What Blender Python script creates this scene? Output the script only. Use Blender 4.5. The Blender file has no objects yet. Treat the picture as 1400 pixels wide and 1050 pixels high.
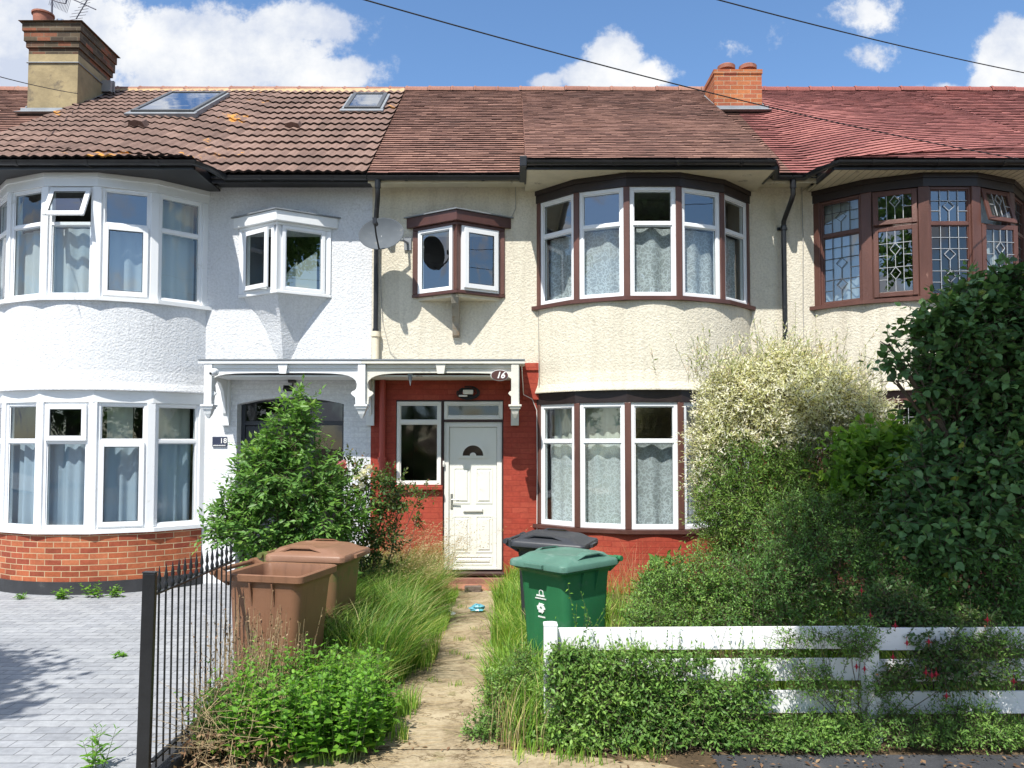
import bpy, math, random
import numpy as np
from mathutils import Vector, Matrix
R = math.radians
random.seed(7); RNG = np.random.default_rng(7)
scene = bpy.context.scene
COL = scene.collection
# ---------------------------------------------------------------- camera
F0, TILT, EYE = 1058.0, R(2.3), 1.95
cam_d = bpy.data.cameras.new('camera'); cam = bpy.data.objects.new('camera', cam_d); COL.objects.link(cam)
cam.location = (0, 0, EYE); cam.rotation_euler = (R(90)+TILT, 0, 0)
cam_d.sensor_width = 36; cam_d.lens = 36*F0/1400; cam_d.shift_y = 38/1400
cam_d.clip_start = .05; cam_d.clip_end = 3000
scene.camera = cam
def P(px, py, Y):
    cx = (px-700)/F0; cy = (563-py)/F0
    s = Y/(math.cos(TILT)-cy*math.sin(TILT))
    return Vector((cx*s, Y, EYE+s*(math.sin(TILT)+cy*math.cos(TILT))))
FY = 10.8          # plane of the house fronts
# ---------------------------------------------------------------- materials
MATS = {}
def nt(name):
    m = bpy.data.materials.new(name); m.use_nodes = True
    n = m.node_tree; n.nodes.clear()
    return m, n, n.nodes, n.links
def inp(n, k, v): n.inputs[k].default_value = v
def rgb(c): return (c[0], c[1], c[2], 1)
def noise(N, L, vec, scale, detail=4, rough=.55):
    n = N.new('ShaderNodeTexNoise'); inp(n, 'Scale', scale); inp(n, 'Detail', detail); inp(n, 'Roughness', rough)
    if vec is not None: L.new(vec, n.inputs['Vector'])
    return n
def ramp(N, L, fac, stops):
    r = N.new('ShaderNodeValToRGB'); L.new(fac, r.inputs[0])
    e = r.color_ramp.elements
    while len(e) < len(stops): e.new(.5)
    for i, (p, c) in enumerate(stops): e[i].position = p; e[i].color = rgb(c)
    return r
def mixc(N, L, fac, a, b, mode='MIX'):
    m = N.new('ShaderNodeMix'); m.data_type = 'RGBA'; m.blend_type = mode
    for k, v in ((0, fac), (6, a), (7, b)):
        if hasattr(v, 'is_output'): L.new(v, m.inputs[k])
        elif k == 0: m.inputs[0].default_value = v
        else: m.inputs[k].default_value = rgb(v)
    return m.outputs[2]
def bump(N, L, h, strength, dist=.01, prev=None):
    b = N.new('ShaderNodeBump'); inp(b, 'Strength', strength); inp(b, 'Distance', dist); L.new(h, b.inputs['Height'])
    if prev: L.new(prev, b.inputs['Normal'])
    return b.outputs[0]
def simple(name, c, rough=.5, var=.15, vs=3, bs=0, bscale=40, metal=0, dirt=None, spec=.5, stretch=None, streak=0):
    """painted / plastic / metal surface with colour wear and a fine bump"""
    if name in MATS: return MATS[name]
    m, t, N, L = nt(name)
    tc = N.new('ShaderNodeTexCoord'); vec = tc.outputs['Object']
    if stretch:
        mp = N.new('ShaderNodeMapping'); inp(mp, 'Scale', stretch); L.new(vec, mp.inputs[0]); vec = mp.outputs[0]
    n1 = noise(N, L, vec, vs, 6, .65)
    dk = tuple(x*(1-var) for x in c); lt = tuple(min(.95, x*(1+var*.6)) for x in c)
    r = ramp(N, L, n1.outputs[0], [(.3, dk), (.72, lt)]); out = r.outputs[0]
    if dirt:
        n2 = noise(N, L, vec, dirt[1], 8, .7)
        rr = ramp(N, L, n2.outputs[0], [(dirt[2], (0, 0, 0)), (dirt[2]+.12, (1, 1, 1))])
        out = mixc(N, L, rr.outputs[0], out, dirt[0])
    if streak:
        mp = N.new('ShaderNodeMapping'); inp(mp, 'Scale', (9, 9, .5)); L.new(tc.outputs['Object'], mp.inputs[0])
        n3 = noise(N, L, mp.outputs[0], 1.6, 5, .6)
        rr = ramp(N, L, n3.outputs[0], [(.52, (1, 1, 1)), (.75, (1-streak,)*3)])
        out = mixc(N, L, 1.0, out, rr.outputs[0], 'MULTIPLY')
    p = N.new('ShaderNodeBsdfPrincipled'); L.new(out, p.inputs['Base Color'])
    inp(p, 'Metallic', metal); inp(p, 'Specular IOR Level', spec)
    rn = N.new('ShaderNodeMapRange'); L.new(n1.outputs[0], rn.inputs[0]); inp(rn, 3, max(.02, rough-.08)); inp(rn, 4, min(1, rough+.1)); L.new(rn.outputs[0], p.inputs['Roughness'])
    if bs:
        nb = noise(N, L, tc.outputs['Object'], bscale, 4, .6)
        L.new(bump(N, L, nb.outputs[0], bs), p.inputs['Normal'])
    o = N.new('ShaderNodeOutputMaterial'); L.new(p.outputs[0], o.inputs[0])
    MATS[name] = m; return m
def render_mat(name, c, dirtc, streak=.25):
    """roughcast render: coarse thrown aggregate"""
    m, t, N, L = nt(name)
    g = N.new('ShaderNodeNewGeometry'); vec = g.outputs['Position']
    n1 = noise(N, L, vec, 1.1, 6, .6); n2 = noise(N, L, vec, 36, 5, .62)
    v = N.new('ShaderNodeTexVoronoi'); inp(v, 'Scale', 34); v.feature = 'SMOOTH_F1'; L.new(vec, v.inputs['Vector'])
    r = ramp(N, L, n1.outputs[0], [(.3, tuple(x*.9 for x in c)), (.7, c)])
    mp = N.new('ShaderNodeMapping'); inp(mp, 'Scale', (5, 5, .45)); L.new(vec, mp.inputs[0])
    n4 = noise(N, L, mp.outputs[0], 1.3, 6, .65)
    r4 = ramp(N, L, n4.outputs[0], [(.47, (0, 0, 0)), (.74, (1, 1, 1))])
    mm = N.new('ShaderNodeMath'); mm.operation = 'MULTIPLY'; L.new(r4.outputs[0], mm.inputs[0]); inp(mm, 1, streak)
    out = mixc(N, L, mm.outputs[0], r.outputs[0], dirtc)
    r5 = ramp(N, L, n2.outputs[0], [(.35, (.86, .86, .86)), (.6, (1, 1, 1))])
    out = mixc(N, L, 1.0, out, r5.outputs[0], 'MULTIPLY')
    s2 = N.new('ShaderNodeVectorMath'); s2.operation = 'MULTIPLY_ADD'; L.new(n1.outputs['Color'], s2.inputs[0]); inp(s2, 1, (.9, .9, .9)); L.new(vec, s2.inputs[2])
    vc = N.new('ShaderNodeTexVoronoi'); vc.feature = 'DISTANCE_TO_EDGE'; inp(vc, 'Scale', .75); L.new(s2.outputs[0], vc.inputs['Vector'])
    rc = ramp(N, L, vc.outputs[0], [(.0015, (.62, .60, .56)), (.006, (1, 1, 1))]); out = mixc(N, L, .3, out, rc.outputs[0], 'MULTIPLY')
    p = N.new('ShaderNodeBsdfPrincipled'); L.new(out, p.inputs['Base Color']); inp(p, 'Roughness', .9); inp(p, 'Specular IOR Level', .2)
    c1 = N.new('ShaderNodeMath'); c1.operation = 'MULTIPLY_ADD'; L.new(v.outputs[0], c1.inputs[0]); inp(c1, 1, .18); L.new(n2.outputs[0], c1.inputs[2])
    L.new(bump(N, L, c1.outputs[0], .8, .017), p.inputs['Normal'])
    o = N.new('ShaderNodeOutputMaterial'); L.new(p.outputs[0], o.inputs[0])
    MATS[name] = m; return m
def brick_mat(name, cols, mortar, bw=.225, bh=.075, ms=.010, rough=.85, bs=.6, squash=None, dirt=.25, offset=.5, vsz=1.0):
    m, t, N, L = nt(name)
    tc = N.new('ShaderNodeTexCoord'); uv = tc.outputs['UV']
    dn = noise(N, L, uv, 7, 3, .5)
    s = N.new('ShaderNodeVectorMath'); s.operation = 'SUBTRACT'; L.new(dn.outputs['Color'], s.inputs[0]); inp(s, 1, (.5, .5, .5))
    s2 = N.new('ShaderNodeVectorMath'); s2.operation = 'SCALE'; L.new(s.outputs[0], s2.inputs[0]); inp(s2, 3, .007)
    s3 = N.new('ShaderNodeVectorMath'); s3.operation = 'ADD'; L.new(s2.outputs[0], s3.inputs[0]); L.new(uv, s3.inputs[1])
    b = N.new('ShaderNodeTexBrick'); L.new(s3.outputs[0], b.inputs['Vector'])
    inp(b, 'Scale', 1); inp(b, 'Brick Width', bw); inp(b, 'Row Height', bh); inp(b, 'Mortar Size', ms*.5); inp(b, 'Mortar Smooth', .15); inp(b, 'Bias', 0)
    b.offset = offset
    inp(b, 'Color1', (0, 0, 0, 1)); inp(b, 'Color2', (1, 1, 1, 1)); inp(b, 'Mortar', (.5, .5, .5, 1))
    k = len(cols)-1
    r = ramp(N, L, b.outputs['Color'], [(i/k, c) for i, c in enumerate(cols)])
    n1 = noise(N, L, uv, 22*vsz, 5, .7); r1 = ramp(N, L, n1.outputs[0], [(.3, (.78, .78, .78)), (.65, (1.08, 1.08, 1.08))])
    out = mixc(N, L, 1.0, r.outputs[0], r1.outputs[0], 'MULTIPLY')
    out = mixc(N, L, b.outputs['Fac'], out, mortar)
    n2 = noise(N, L, uv, 1.6*vsz, 7, .7); r2 = ramp(N, L, n2.outputs[0], [(.35, (1-dirt,)*3), (.65, (1, 1, 1))])
    out = mixc(N, L, 1.0, out, r2.outputs[0], 'MULTIPLY')
    p = N.new('ShaderNodeBsdfPrincipled'); L.new(out, p.inputs['Base Color']); inp(p, 'Roughness', rough); inp(p, 'Specular IOR Level', .25)
    iv = N.new('ShaderNodeMath'); iv.operation = 'SUBTRACT'; inp(iv, 0, 1.0); L.new(b.outputs['Fac'], iv.inputs[1])
    b1 = bump(N, L, iv.outputs[0], bs, .008); b2 = bump(N, L, n1.outputs[0], .35, .006, b1)
    L.new(b2, p.inputs['Normal'])
    o = N.new('ShaderNodeOutputMaterial'); L.new(p.outputs[0], o.inputs[0])
    MATS[name] = m; return m
def tile_mat(name, stops, lichen=None, rough=.8):
    m, t, N, L = nt(name)
    a = N.new('ShaderNodeAttribute'); a.attribute_name = 'rnd'
    g = N.new('ShaderNodeNewGeometry')
    n1 = noise(N, L, g.outputs['Position'], .9, 5, .6); n2 = noise(N, L, g.outputs['Position'], 30, 4, .7)
    ad = N.new('ShaderNodeMath'); ad.operation = 'MULTIPLY_ADD'; L.new(n1.outputs[0], ad.inputs[0]); inp(ad, 1, .9)
    sc = N.new('ShaderNodeMath'); sc.operation = 'MULTIPLY_ADD'; L.new(a.outputs['Fac'], sc.inputs[0]); inp(sc, 1, .38); inp(sc, 2, -.14)
    L.new(sc.outputs[0], ad.inputs[2])
    r = ramp(N, L, ad.outputs[0], stops); out = r.outputs[0]
    r2 = ramp(N, L, n2.outputs[0], [(.3, (.7, .7, .7)), (.7, (1.1, 1.1, 1.1))])
    out = mixc(N, L, 1.0, out, r2.outputs[0], 'MULTIPLY')
    if lichen:
        n3 = noise(N, L, g.outputs['Position'], 5, 6, .75); n4 = noise(N, L, g.outputs['Position'], .8, 2, .5)
        mu = N.new('ShaderNodeMath'); mu.operation = 'MULTIPLY'; L.new(n3.outputs[0], mu.inputs[0]); L.new(n4.outputs[0], mu.inputs[1])
        r3 = ramp(N, L, mu.outputs[0], [(.385, (0, 0, 0)), (.41, (1, 1, 1))])
        out = mixc(N, L, r3.outputs[0], out, lichen)
    p = N.new('ShaderNodeBsdfPrincipled'); L.new(out, p.inputs['Base Color']); inp(p, 'Roughness', rough); inp(p, 'Specular IOR Level', .3)
    L.new(bump(N, L, n2.outputs[0], .3, .006), p.inputs['Normal'])
    o = N.new('ShaderNodeOutputMaterial'); L.new(p.outputs[0], o.inputs[0])
    MATS[name] = m; return m
def glass_mat(name, base=.10, tint=(.86, .92, .92), k=1.0, rough=0.0, wav=.02):
    m, t, N, L = nt(name)
    tr = N.new('ShaderNodeBsdfTransparent'); tr.inputs[0].default_value = rgb(tint)
    gl = N.new('ShaderNodeBsdfGlossy'); inp(gl, 'Roughness', rough); inp(gl, 'Color', (.95, .97, 1, 1))
    g = N.new('ShaderNodeNewGeometry'); n = noise(N, L, g.outputs['Position'], 1.6, 2, .4)
    nb = bump(N, L, n.outputs[0], wav, .12); L.new(nb, gl.inputs['Normal'])
    dt = N.new('ShaderNodeVectorMath'); dt.operation = 'DOT_PRODUCT'; L.new(g.outputs['Normal'], dt.inputs[0]); L.new(g.outputs['Incoming'], dt.inputs[1])
    ab = N.new('ShaderNodeMath'); ab.operation = 'ABSOLUTE'; L.new(dt.outputs['Value'], ab.inputs[0])
    om = N.new('ShaderNodeMath'); om.operation = 'SUBTRACT'; inp(om, 0, 1.0); L.new(ab.outputs[0], om.inputs[1])
    pw = N.new('ShaderNodeMath'); pw.operation = 'POWER'; L.new(om.outputs[0], pw.inputs[0]); inp(pw, 1, 4.0)
    ma = N.new('ShaderNodeMath'); ma.operation = 'MULTIPLY_ADD'; L.new(pw.outputs[0], ma.inputs[0]); inp(ma, 1, (1-base)*k); inp(ma, 2, base); ma.use_clamp = True
    mx = N.new('ShaderNodeMixShader'); L.new(ma.outputs[0], mx.inputs[0]); L.new(tr.outputs[0], mx.inputs[1]); L.new(gl.outputs[0], mx.inputs[2])
    o = N.new('ShaderNodeOutputMaterial'); L.new(mx.outputs[0], o.inputs[0])
    MATS[name] = m; return m
def cloth_mat(name, c, lace=False, alpha=1.0):
    m, t, N, L = nt(name)
    d = N.new('ShaderNodeBsdfDiffuse'); d.inputs[0].default_value = rgb(c)
    tl = N.new('ShaderNodeBsdfTranslucent'); tl.inputs[0].default_value = rgb(c)
    mx = N.new('ShaderNodeMixShader'); inp(mx, 0, .35); L.new(d.outputs[0], mx.inputs[1]); L.new(tl.outputs[0], mx.inputs[2])
    out = mx.outputs[0]
    if lace:
        tc = N.new('ShaderNodeTexCoord'); uv = tc.outputs['UV']
        v = N.new('ShaderNodeTexVoronoi'); v.feature = 'DISTANCE_TO_EDGE'; inp(v, 'Scale', 17); inp(v, 'Randomness', 1.0)
        nn = noise(N, L, uv, 9, 2, .5)
        s2 = N.new('ShaderNodeVectorMath'); s2.operation = 'MULTIPLY_ADD'; L.new(nn.outputs['Color'], s2.inputs[0]); inp(s2, 1, (.16, .16, .16)); L.new(uv, s2.inputs[2])
        L.new(s2.outputs[0], v.inputs['Vector'])
        r = ramp(N, L, v.outputs[0], [(.0, (1, 1, 1)), (.05, (1, 1, 1)), (.12, (.0, .0, .0))])
        v2 = N.new('ShaderNodeTexVoronoi'); inp(v2, 'Scale', 26); L.new(s2.outputs[0], v2.inputs['Vector'])
        r2 = ramp(N, L, v2.outputs[0], [(.22, (1, 1, 1)), (.30, (0, 0, 0))])
        pat = mixc(N, L, 1.0, r.outputs[0], r2.outputs[0], 'LIGHTEN')
        # denser flowers towards the hem
        sx = N.new('ShaderNodeSeparateXYZ'); L.new(uv, sx.inputs[0])
        gr = N.new('ShaderNodeMapRange'); L.new(sx.outputs[1], gr.inputs[0]); inp(gr, 1, 1.4); inp(gr, 2, .05); inp(gr, 3, .15); inp(gr, 4, 1.0)
        gg = ramp(N, L, gr.outputs[0], [(.1, (.35, .35, .35)), (.9, (1, 1, 1))])
        pt = mixc(N, L, 1.0, pat, gg.outputs[0], 'MULTIPLY')
        al = N.new('ShaderNodeMapRange'); L.new(pt, al.inputs[0]); inp(al, 3, .60); inp(al, 4, .98)
        fac = al.outputs[0]
    if lace or alpha < 1:
        tr = N.new('ShaderNodeBsdfTransparent'); m2 = N.new('ShaderNodeMixShader')
        if lace: L.new(fac, m2.inputs[0])
        else: inp(m2, 0, alpha)
        L.new(tr.outputs[0], m2.inputs[1]); L.new(out, m2.inputs[2]); out = m2.outputs[0]
    o = N.new('ShaderNodeOutputMaterial'); L.new(out, o.inputs[0])
    MATS[name] = m; return m
def leaf_mat(name, stops, trans=.35, rough=.45, spec=.35):
    m, t, N, L = nt(name)
    a = N.new('ShaderNodeAttribute'); a.attribute_name = 'rnd'
    r = ramp(N, L, a.outputs['Fac'], stops)
    p = N.new('ShaderNodeBsdfPrincipled'); L.new(r.outputs[0], p.inputs['Base Color']); inp(p, 'Roughness', rough); inp(p, 'Specular IOR Level', spec)
    tl = N.new('ShaderNodeBsdfTranslucent'); tc = mixc(N, L, 1.0, r.outputs[0], (1.25, 1.3, .7), 'MULTIPLY'); L.new(tc, tl.inputs[0])
    mx = N.new('ShaderNodeMixShader'); inp(mx, 0, trans); L.new(p.outputs[0], mx.inputs[1]); L.new(tl.outputs[0], mx.inputs[2])
    o = N.new('ShaderNodeOutputMaterial'); L.new(mx.outputs[0], o.inputs[0])
    MATS[name] = m; return m
# ---------------------------------------------------------------- objects
def tag(o, label=None, cat=None, group=None, kind=None):
    if label: o['label'] = label
    if cat: o['category'] = cat
    if group: o['group'] = group
    if kind: o['kind'] = kind
    return o
def empty(name, loc, label, cat, group=None):
    o = bpy.data.objects.new(name, None); COL.objects.link(o); o.location = loc; o.empty_display_size = .2
    return tag(o, label, cat, group)
def link(me, name, mat, parent):
    o = bpy.data.objects.new(name, me); COL.objects.link(o)
    if mat: me.materials.append(mat)
    if parent:
        o.parent = parent
        bpy_w = parent.get('_w')
    return o
WORLD = {}
class MB:
    def __init__(s): s.v = []; s.f = []; s.uv = []; s.M = None; s.rnd = []
    def pts(s, L):
        b = len(s.v)
        for p in L:
            p = Vector(p)
            s.v.append(s.M @ p if s.M is not None else p)
        return b
    def face(s, idx, uv=None, r=None): s.f.append(tuple(idx)); s.uv.append(uv); s.rnd.append(r)
    def quad(s, a, b, c, d, uv=None, r=None):
        k = s.pts([a, b, c, d]); s.face((k, k+1, k+2, k+3), uv, r)
    def box(s, x0, x1, y0, y1, z0, z1):
        k = s.pts([(x0,y0,z0),(x1,y0,z0),(x1,y1,z0),(x0,y1,z0),(x0,y0,z1),(x1,y0,z1),(x1,y1,z1),(x0,y1,z1)])
        for q in ((0,3,2,1),(4,5,6,7),(0,1,5,4),(1,2,6,5),(2,3,7,6),(3,0,4,7)): s.face([k+i for i in q])
    def prism(s, poly, y0, y1, axis='y'):
        """poly in (x,z) for axis y, (y,z) for axis x, (x,y) for axis z; outline counter-clockwise"""
        n = len(poly)
        def mk(a, b, t):
            return (a, t, b) if axis == 'y' else ((t, a, b) if axis == 'x' else (a, b, t))
        k = s.pts([mk(a, b, y0) for a, b in poly]+[mk(a, b, y1) for a, b in poly])
        s.face([k+i for i in range(n)]); s.face([k+n+i for i in reversed(range(n))])
        for i in range(n):
            j = (i+1) % n; s.face((k+i, k+n+i, k+n+j, k+j))
    def tube(s, path, r, n=8, caps=True):
        path = [Vector(p) for p in path]; m = len(path)
        rs = r if isinstance(r, (list, tuple)) else [r]*m
        rings = []; up = None
        for i, p in enumerate(path):
            d = (path[min(i+1, m-1)]-path[max(i-1, 0)]).normalized()
            if up is None:
                up = Vector((0, 0, 1)) if abs(d.z) < .9 else Vector((1, 0, 0))
            a = d.cross(up).normalized(); b = a.cross(d).normalized(); up = b
            rings.append(s.pts([p+(a*math.cos(2*math.pi*q/n)+b*math.sin(2*math.pi*q/n))*rs[i] for q in range(n)]))
        for i in range(m-1):
            for q in range(n):
                w = (q+1) % n; s.face((rings[i]+q, rings[i]+w, rings[i+1]+w, rings[i+1]+q))
        if caps:
            s.face([rings[0]+q for q in reversed(range(n))]); s.face([rings[-1]+q for q in range(n)])
    def loft(s, rings, cap0=True, cap1=True, closed=True):
        n = len(rings[0]); ks = [s.pts(r) for r in rings]
        for i in range(len(rings)-1):
            for q in range(n if closed else n-1):
                w = (q+1) % n; s.face((ks[i]+q, ks[i]+w, ks[i+1]+w, ks[i+1]+q))
        if cap0: s.face([ks[0]+q for q in reversed(range(n))])
        if cap1: s.face([ks[-1]+q for q in range(n)])
    def sphere(s, c, r, n=10, m=6, sc=(1, 1, 1)):
        c = Vector(c); rings = []
        for i in range(m+1):
            th = math.pi*max(.02, min(.98, i/m))
            rings.append([c+Vector((math.sin(th)*math.cos(2*math.pi*q/n)*sc[0], math.sin(th)*math.sin(2*math.pi*q/n)*sc[1], -math.cos(th)*sc[2]))*r for q in range(n)])
        s.loft(rings)
    def build(s, name, mat, parent=None, smooth=False, bevel=0, label=None):
        me = bpy.data.meshes.new(name)
        off = Vector((0, 0, 0))
        if parent is not None: off = WORLD.get(parent.name, Vector((0, 0, 0)))
        elif s.v:
            xs = [p.x for p in s.v]; ys = [p.y for p in s.v]; off = Vector((sum(xs)/len(xs), sum(ys)/len(ys), min(p.z for p in s.v)))
        vs = [tuple(p-off) for p in s.v]
        me.from_pydata(vs, [], s.f)
        uvl = me.uv_layers.new(name='UVMap')
        k = 0
        flat = []
        for fi, f in enumerate(s.f):
            if s.uv[fi] is not None:
                for u in s.uv[fi]: flat += [u[0], u[1]]
            else:
                n = Vector((0, 0, 0)); a = s.v[f[0]]
                for i in range(1, len(f)-1): n += (s.v[f[i]]-a).cross(s.v[f[i+1]]-a)
                if n.length > 1e-12: n.normalize()
                if abs(n.z) > .7:
                    for i in f: flat += [s.v[i].x, s.v[i].y]
                else:
                    t = Vector((-n.y, n.x, 0)); t = t.normalized() if t.length > 1e-6 else Vector((1, 0, 0))
                    for i in f: flat += [s.v[i].dot(t), s.v[i].z]
        uvl.data.foreach_set('uv', flat)
        if any(r is not None for r in s.rnd):
            at = me.attributes.new('rnd', 'FLOAT', 'FACE'); at.data.foreach_set('value', [r if r is not None else .5 for r in s.rnd])
        me.materials.append(mat)
        if smooth:
            me.polygons.foreach_set('use_smooth', [True]*len(me.polygons))
        o = bpy.data.objects.new(name, me); COL.objects.link(o)
        if parent is not None:
            o.parent = parent; WORLD[o.name] = off
            # parts keep the thing's own origin, so their local coordinates are relative to it
        else:
            o.location = off; WORLD[o.name] = off
        if smooth:
            try: me.set_sharp_from_angle(angle=R(40))
            except Exception: pass
        if bevel:
            b = o.modifiers.new('bevel', 'BEVEL'); b.width = bevel; b.segments = 2; b.limit_method = 'ANGLE'; b.angle_limit = R(35)
        if label: o['label'] = label
        return o
def thing(name, loc, label, cat, group=None):
    o = empty(name, loc, label, cat, group); WORLD[o.name] = Vector(loc); return o
def subframe(o):  # sub-parts of a part share the thing's origin
    return o
# ---------------------------------------------------------------- surfaces of the houses
white_render = render_mat('white_render', (.77, .79, .815), (.50, .52, .53), .22)
cream_render = render_mat('cream_render', (.78, .73, .60), (.36, .31, .23), .30)
cream_render_old = render_mat('cream_render_old', (.77, .72, .60), (.38, .33, .25), .38)
upvc = simple('upvc', (.82, .84, .86), .28, .03, 2, dirt=((.62, .62, .58), 5, .62))
upvc_old = simple('upvc_old', (.80, .79, .74), .35, .05, 2, dirt=((.5, .48, .4), 6, .62))
brown_wood = simple('brown_wood', (.10, .042, .034), .38, .25, 5, .25, 60, dirt=((.07, .035, .03), 7, .6), stretch=(1, 1, .3))
redbrown_wood = simple('redbrown_wood', (.125, .054, .041), .42, .3, 5, .3, 60, dirt=((.42, .24, .19), 9, .66), stretch=(1, 1, .25))
dark_fascia = simple('dark_fascia', (.020, .012, .012), .45, .3, 4, .2, 40)
black_plastic = simple('black_plastic', (.018, .019, .022), .3, .25, 6, dirt=((.09, .09, .085), 7, .62))
black_board = simple('black_board', (.03, .031, .035), .5, .2, 4)
cream_board = simple('cream_board', (.72, .66, .50), .6, .15, 3, .3, 30, dirt=((.16, .13, .09), 5, .6))
white_board = simple('white_board', (.80, .82, .83), .45, .06, 3, .15, 40, dirt=((.5, .48, .42), 6, .66))
aged_board = simple('aged_board', (.74, .72, .64), .6, .15, 4, .3, 40, dirt=((.22, .17, .12), 7, .60), stretch=(.5, 1, 1))
orange_brick = brick_mat('orange_brick', [(.26, .062, .035), (.44, .12, .052), (.52, .17, .08), (.40, .10, .05), (.30, .07, .04)], (.58, .44, .27), dirt=.3)
red_paint_brick = brick_mat('red_paint_brick', [(.40, .062, .038), (.44, .075, .045), (.47, .09, .055)], (.38, .06, .04), bs=.75, dirt=.3, rough=.6)
white_paint_brick = brick_mat('white_paint_brick', [(.78, .80, .83), (.82, .84, .86)], (.72, .74, .78), bs=.6, dirt=.06, rough=.6)
chimney_brick = brick_mat('chimney_brick', [(.40, .12, .05), (.55, .20, .08), (.48, .15, .07), (.33, .10, .06)], (.48, .36, .24), dirt=.3)
old_brick = brick_mat('old_brick', [(.07, .055, .04), (.11, .08, .055), (.30, .11, .06), (.09, .07, .05), (.15, .11, .07), (.08, .06, .045)], (.20, .17, .12), dirt=.4)
chimney_render = simple('chimney_render', (.34, .27, .15), .9, .35, 2.2, .5, 18, dirt=((.16, .13, .09), 3, .55))
plinth_black = simple('plinth_black', (.035, .036, .04), .6, .3, 4, .3, 20, dirt=((.12, .12, .11), 3, .62))
terracotta = simple('terracotta', (.33, .13, .085), .8, .35, 8, .3, 30, dirt=((.10, .07, .055), 9, .55))
lead = simple('lead', (.25, .27, .29), .5, .2, 6, .2, 30, metal=.2)
room_mat = simple('room_plaster', (.20, .19, .17), .9, .1, 2)
glass = glass_mat('window_glass', .10)
glass_blue = glass_mat('window_glass_reflective', .20, (.8, .88, .9))
glass_dark = glass_mat('obscured_glass', .07, (.45, .52, .52), rough=.08, wav=.25)
roof_glass = glass_mat('rooflight_glass', .5, (.3, .35, .4))
came = simple('lead_came', (.52, .54, .56), .45, .1, 8, metal=.3)
came_dark = simple('lead_came_shaded', (.10, .10, .105), .5, .1, 8, metal=.2)  # darker copy of the came, shade put into its colour
anthracite = simple('anthracite', (.035, .042, .055), .35, .12, 3)
grey_tin = simple('dish_grey', (.11, .125, .14), .8, .12, 6, spec=.08, dirt=((.20, .2, .19), 6, .6))
chrome = simple('chrome', (.6, .6, .6), .25, .1, 6, metal=.9)
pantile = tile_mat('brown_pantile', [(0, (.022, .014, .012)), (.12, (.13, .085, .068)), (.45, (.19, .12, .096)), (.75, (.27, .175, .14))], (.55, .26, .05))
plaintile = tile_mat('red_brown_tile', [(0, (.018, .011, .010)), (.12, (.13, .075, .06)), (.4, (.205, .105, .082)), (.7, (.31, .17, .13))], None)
dull_brick = brick_mat('dull_brick', [(.10, .04, .03), (.15, .055, .04), (.12, .05, .035)], (.12, .09, .07))
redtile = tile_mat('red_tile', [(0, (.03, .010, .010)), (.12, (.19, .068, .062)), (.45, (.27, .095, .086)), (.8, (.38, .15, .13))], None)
ridge_m = tile_mat('ridge_tile', [(.1, (.22, .10, .075)), (.5, (.31, .15, .11)), (.9, (.38, .22, .16))], None)
mortar_m = simple('ridge_mortar', (.50, .36, .20), .95, .3, 6, .5, 30)
net_white = cloth_mat('net_curtain', (.78, .84, .88), alpha=.80)
net_blue = cloth_mat('blue_net_curtain', (.60, .72, .86), alpha=.88)
drape = cloth_mat('drape', (.74, .76, .66))
lace = cloth_mat('lace', (.84, .88, .90), lace=True)

BR = 1.78; BC = FY+BR*math.cos(R(55)); BW = 2*BR*math.sin(R(55))
class House:
    def __init__(s, X0, sg, name, label):
        s.X0, s.sg = X0, sg; s.kL = s.kR = .2
        s.root = thing('terraced_house', (X0+sg*2.88, FY+2, 0), label, 'house', 'houses of the terrace')
        s.bx = 2.36+BW/2           # bay centre, local
        s.bX = X0+sg*s.bx
    def x(s, a): return s.X0+s.sg*a
    def rng(s, a, b):
        p, q = s.x(a), s.x(b); return (min(p, q), max(p, q))
    def ph(s, deg, r):
        return Vector((s.bX+r*math.sin(R(deg)), BC-r*math.cos(R(deg)), 0))
def arc_band(mb, h, r0, r1, z0, z1, a0=-55, a1=55, n=20):
    rings = []; u = 0
    for i in range(n+1):
        a = a0+(a1-a0)*i/n
        p, q = h.ph(a, r0), h.ph(a, r1)
        rings.append((p, q, R(a)*r1))
    for i in range(n):
        (p, q, u0), (p2, q2, u1) = rings[i], rings[i+1]
        def z(v, zz): return (v.x, v.y, zz)
        mb.quad(z(q, z0), z(q2, z0), z(q2, z1), z(q, z1), uv=[(u0, z0), (u1, z0), (u1, z1), (u0, z1)])
        mb.quad(z(p, z0), z(p, z1), z(p2, z1), z(p2, z0))
        mb.quad(z(p, z1), z(q, z1), z(q2, z1), z(p2, z1)); mb.quad(z(p, z0), z(p2, z0), z(q2, z0), z(q, z0))
    for (p, q, u) in (rings[0], rings[-1]):
        mb.quad(z(p, z0), z(q, z0), z(q, z1), z(p, z1))
def facet_band(mb, h, r0, r1, z0, z1, a0=-55, a1=55):
    arc_band(mb, h, r0, r1, z0, z1, a0, a1, 5)
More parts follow.
